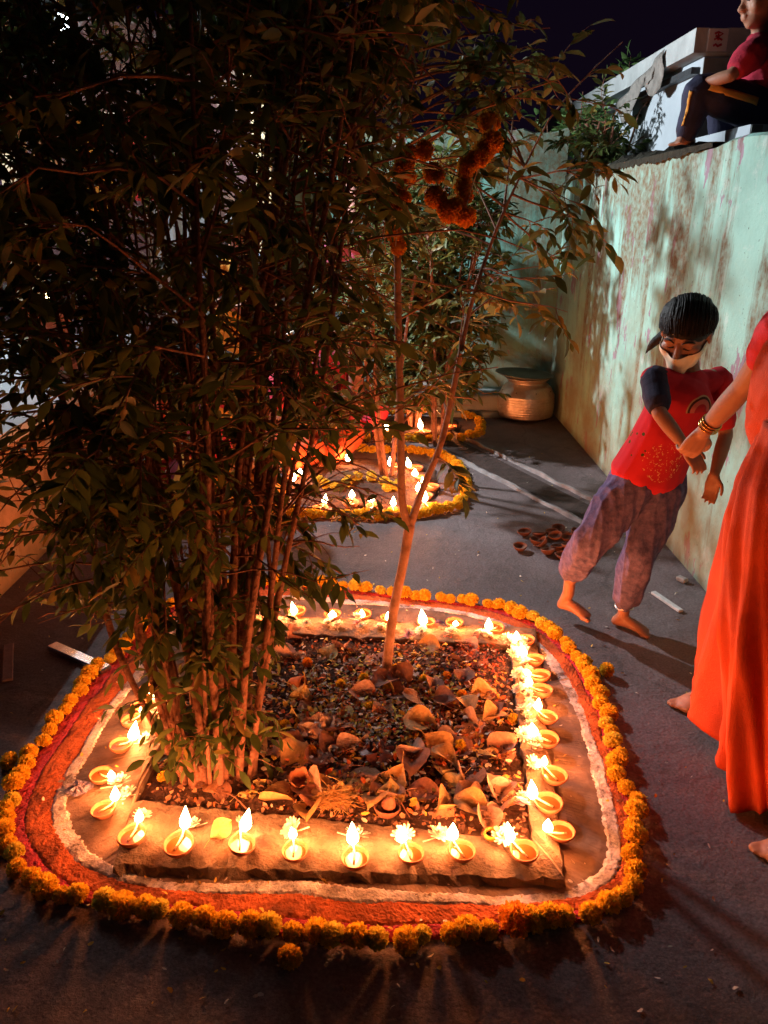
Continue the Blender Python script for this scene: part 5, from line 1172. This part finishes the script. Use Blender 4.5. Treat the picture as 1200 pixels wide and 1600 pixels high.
for e in 'LR': mb.limb([V['pelvis'].lerp(V['hip'+e], .8), V['hip'+e].lerp(V['kn'+e], .5), V['kn'+e], V['kn'+e].lerp(V['an'+e], .5), V['an'+e]], [.098, .088, .068, .060, .050], 14, 5)
put('trousers', remesh(mb, 'boy_trousers', M_bt, .007, 3, .008, 16, 7), b)
M_str = pmat('stripe_yellow', (.75, .40, .07), .8, .1, 20)
from mathutils.bvhtree import BVHTree
def ribbon(ob, pts, out, wd, parent):
    me = ob.data; bv = BVHTree.FromPolygons([v.co for v in me.vertices], [p.vertices[:] for p in me.polygons]); q, _ = crom(pts, [(1, 1)] * len(pts), 7); mb = MB(); vs = []; fs = []
    for i, p in enumerate(q):
        d = (q[min(i+1, len(q)-1)] - q[max(i-1, 0)]).normalized(); sv = d.cross(out).normalized()
        for k in range(5):
            h = bv.find_nearest(p + out * .12 + sv * wd * (k/2 - 1)); vs.append(h[0] + h[1] * .003)
    for i in range(len(q)-1):
        for k in range(4): fs.append((i*5 + k, i*5 + k + 1, i*5 + k + 6, i*5 + k + 5))
    mb.add(vs, fs); o = put('stripe', mb.mesh('stripe', M_str, True), parent); o.modifiers.new('t', 'SOLIDIFY').thickness = .002
tro = [c for c in b.children if c.name.startswith('trousers')][0]
ribbon(tro, [V['hipL'].lerp(V['knL'], .12), V['hipL'].lerp(V['knL'], .5), V['hipL'].lerp(V['knL'], .93)], Vector((-.1, -1, .10)).normalized(), .022, b)
ribbon(tro, [V['knL'].lerp(V['anL'], .02), V['knL'].lerp(V['anL'], .45), V['knL'].lerp(V['anL'], .95)], Vector((-.80, -.75, 0)).normalized(), .016, b)

# ---------------- people behind the shrub
def seated(label, base, face, cloth, blouse, hs=.205, flowers=True, stand=False):
    base = Vector(base); f = Vector((face[0], face[1], 0)).normalized(); sd_ = Vector((f.y, -f.x, 0)); e = thing('person', label, 'person', base.to_tuple()); u = Vector((0, 0, 1)); s = .9
    h = .80 if stand else .12
    W_ = lambda a, b_, z: base + sd_*a + f*b_ + u*z
    J = dict(head=W_(0, .16, h + .62), neck=W_(0, .09, h + .48), chest=W_(0, .05, h + .34), belly=W_(0, .02, h + .17), pelvis=W_(0, 0, h), shL=W_(-.17, .06, h + .42), shR=W_(.17, .06, h + .42), elL=W_(-.24, .15, h + .20), elR=W_(.24, .15, h + .20), wrL=W_(-.12, .34, h + .16), wrR=W_(.12, .34, h + .16),
        hipL=W_(-.09, .0, h), hipR=W_(.09, 0, h))
    if stand: J.update(knL=W_(-.09, .03, .44), knR=W_(.09, .03, .44), anL=W_(-.09, 0, .08), anR=W_(.09, 0, .08), toL=W_(-.10, .17, .003), toR=W_(.10, .17, .003))
    else: J.update(knL=W_(-.26, .30, .13), knR=W_(.26, .30, .13), anL=W_(.02, .36, .07), anR=W_(-.02, .28, .07), toL=W_(.16, .40, .02), toR=W_(-.16, .32, .02))
    mb = MB(); W, B = body(J, s, mb, hs, f*1.0 - u*.55, u, True, (.5, .5), {'L': sd_, 'R': -sd_}); put('body', remesh(mb, 'bg_body', M_skin, .009, 3), e)
    mb = MB(); mb.ell(W(0, -.10, .18), (.41*hs, .46*hs, .38*hs), B); mb.ell(W(0, -.30, 0), (.34*hs, .26*hs, .32*hs), B); mb.limb([W(0, -.5, -.1), W(0, -.62, -.5), W(0, -.6, -1.1)], [.1*hs, .11*hs, .05*hs], 8, 3); put('hair', remesh(mb, 'bg_hair', M_hair, .009, 2), e)
    if flowers:
        mb = MB()
        for k in range(14): a = -1.3 + 2.6*k/13; mb.ell(W(.4*math.sin(a), -.50, .10 + .10*math.cos(a)), (.012, .012, .012), None, 6, 4)
        put('hair_flowers', mb.mesh('jasmine', M_mumW, True), e)
    V = {k: Vector(v) for k, v in J.items()}
    mb = MB(); mb.limb([V['neck'] - u*.06, V['chest'], V['belly']], [(.09, .08), (.155, .115), (.14, .11)], 14, 3, f)
    for k in 'LR': mb.limb([V['neck'] - u*.06, V['sh'+k], V['sh'+k].lerp(V['el'+k], .6)], [.06, .06, .055], 10, 3)
    put('blouse', remesh(mb, 'bg_blouse', blouse, .01, 2, .006, 18, 2), e)
    mb = MB()
    if stand: mb.limb([V['belly'], V['pelvis'], W_(0, .02, .4), W_(0, .03, .1)], [(.15, .12), (.18, .15), (.19, .17), (.22, .20)], 18, 4, f)
    else:
        mb.limb([V['belly'], V['pelvis']], [(.16, .13), (.2, .17)], 14, 3, f)
        for k in 'LR': mb.limb([V['pelvis'], V['kn'+k]], [.13, .10], 12, 4); mb.limb([V['kn'+k], V['an'+k]], [.10, .08], 12, 4)
    mb.limb([V['shR'] + u*.03, V['chest'] + f*.12, V['belly'] - sd_*.15 + f*.06], [(.05, .03), (.08, .03), (.09, .04)], 12, 4, f)
    put('saree', remesh(mb, 'bg_saree', cloth, .011, 2, .016, 12, 3, (1, 1, .6)), e); return e
S_red = pmat('saree_crimson', (.50, .03, .06), .8, .25, 8, .2, 120); S_or = pmat('saree_vermilion', (.60, .10, .035), .8, .25, 8, .2, 120); S_mus = pmat('saree_mustard', (.66, .34, .05), .8, .2, 8, .2, 120); S_mar = pmat('saree_maroon', (.26, .04, .07), .8, .25, 8, .2, 120); S_gb = pmat('shirt_slate', (.12, .15, .22), .9, .25, 12, .2, 120)
seated('person in a vermilion saree with jasmine in dark hair sitting near the wooden post', (-.62, 4.98, 0), (.75, -.55), S_or, S_red)
seated('person in a crimson saree sitting between the cream and wooden posts', (-.44, 5.7, 0), (.7, -.4), S_red, S_mar)
seated('person in slate top and mustard cloth standing beside the cream post', (-1.02, 5.35, 0), (.5, -.8), S_mus, S_gb, flowers=False, stand=True)
seated('person in a maroon saree sitting before the veranda behind the shrub', (-1.22, 4.35, 0), (.8, -.3), S_mar, S_or)
seated('person in a mustard saree sitting behind the middle bed', (-.98, 3.95, 0), (.9, .2), S_mus, S_red)
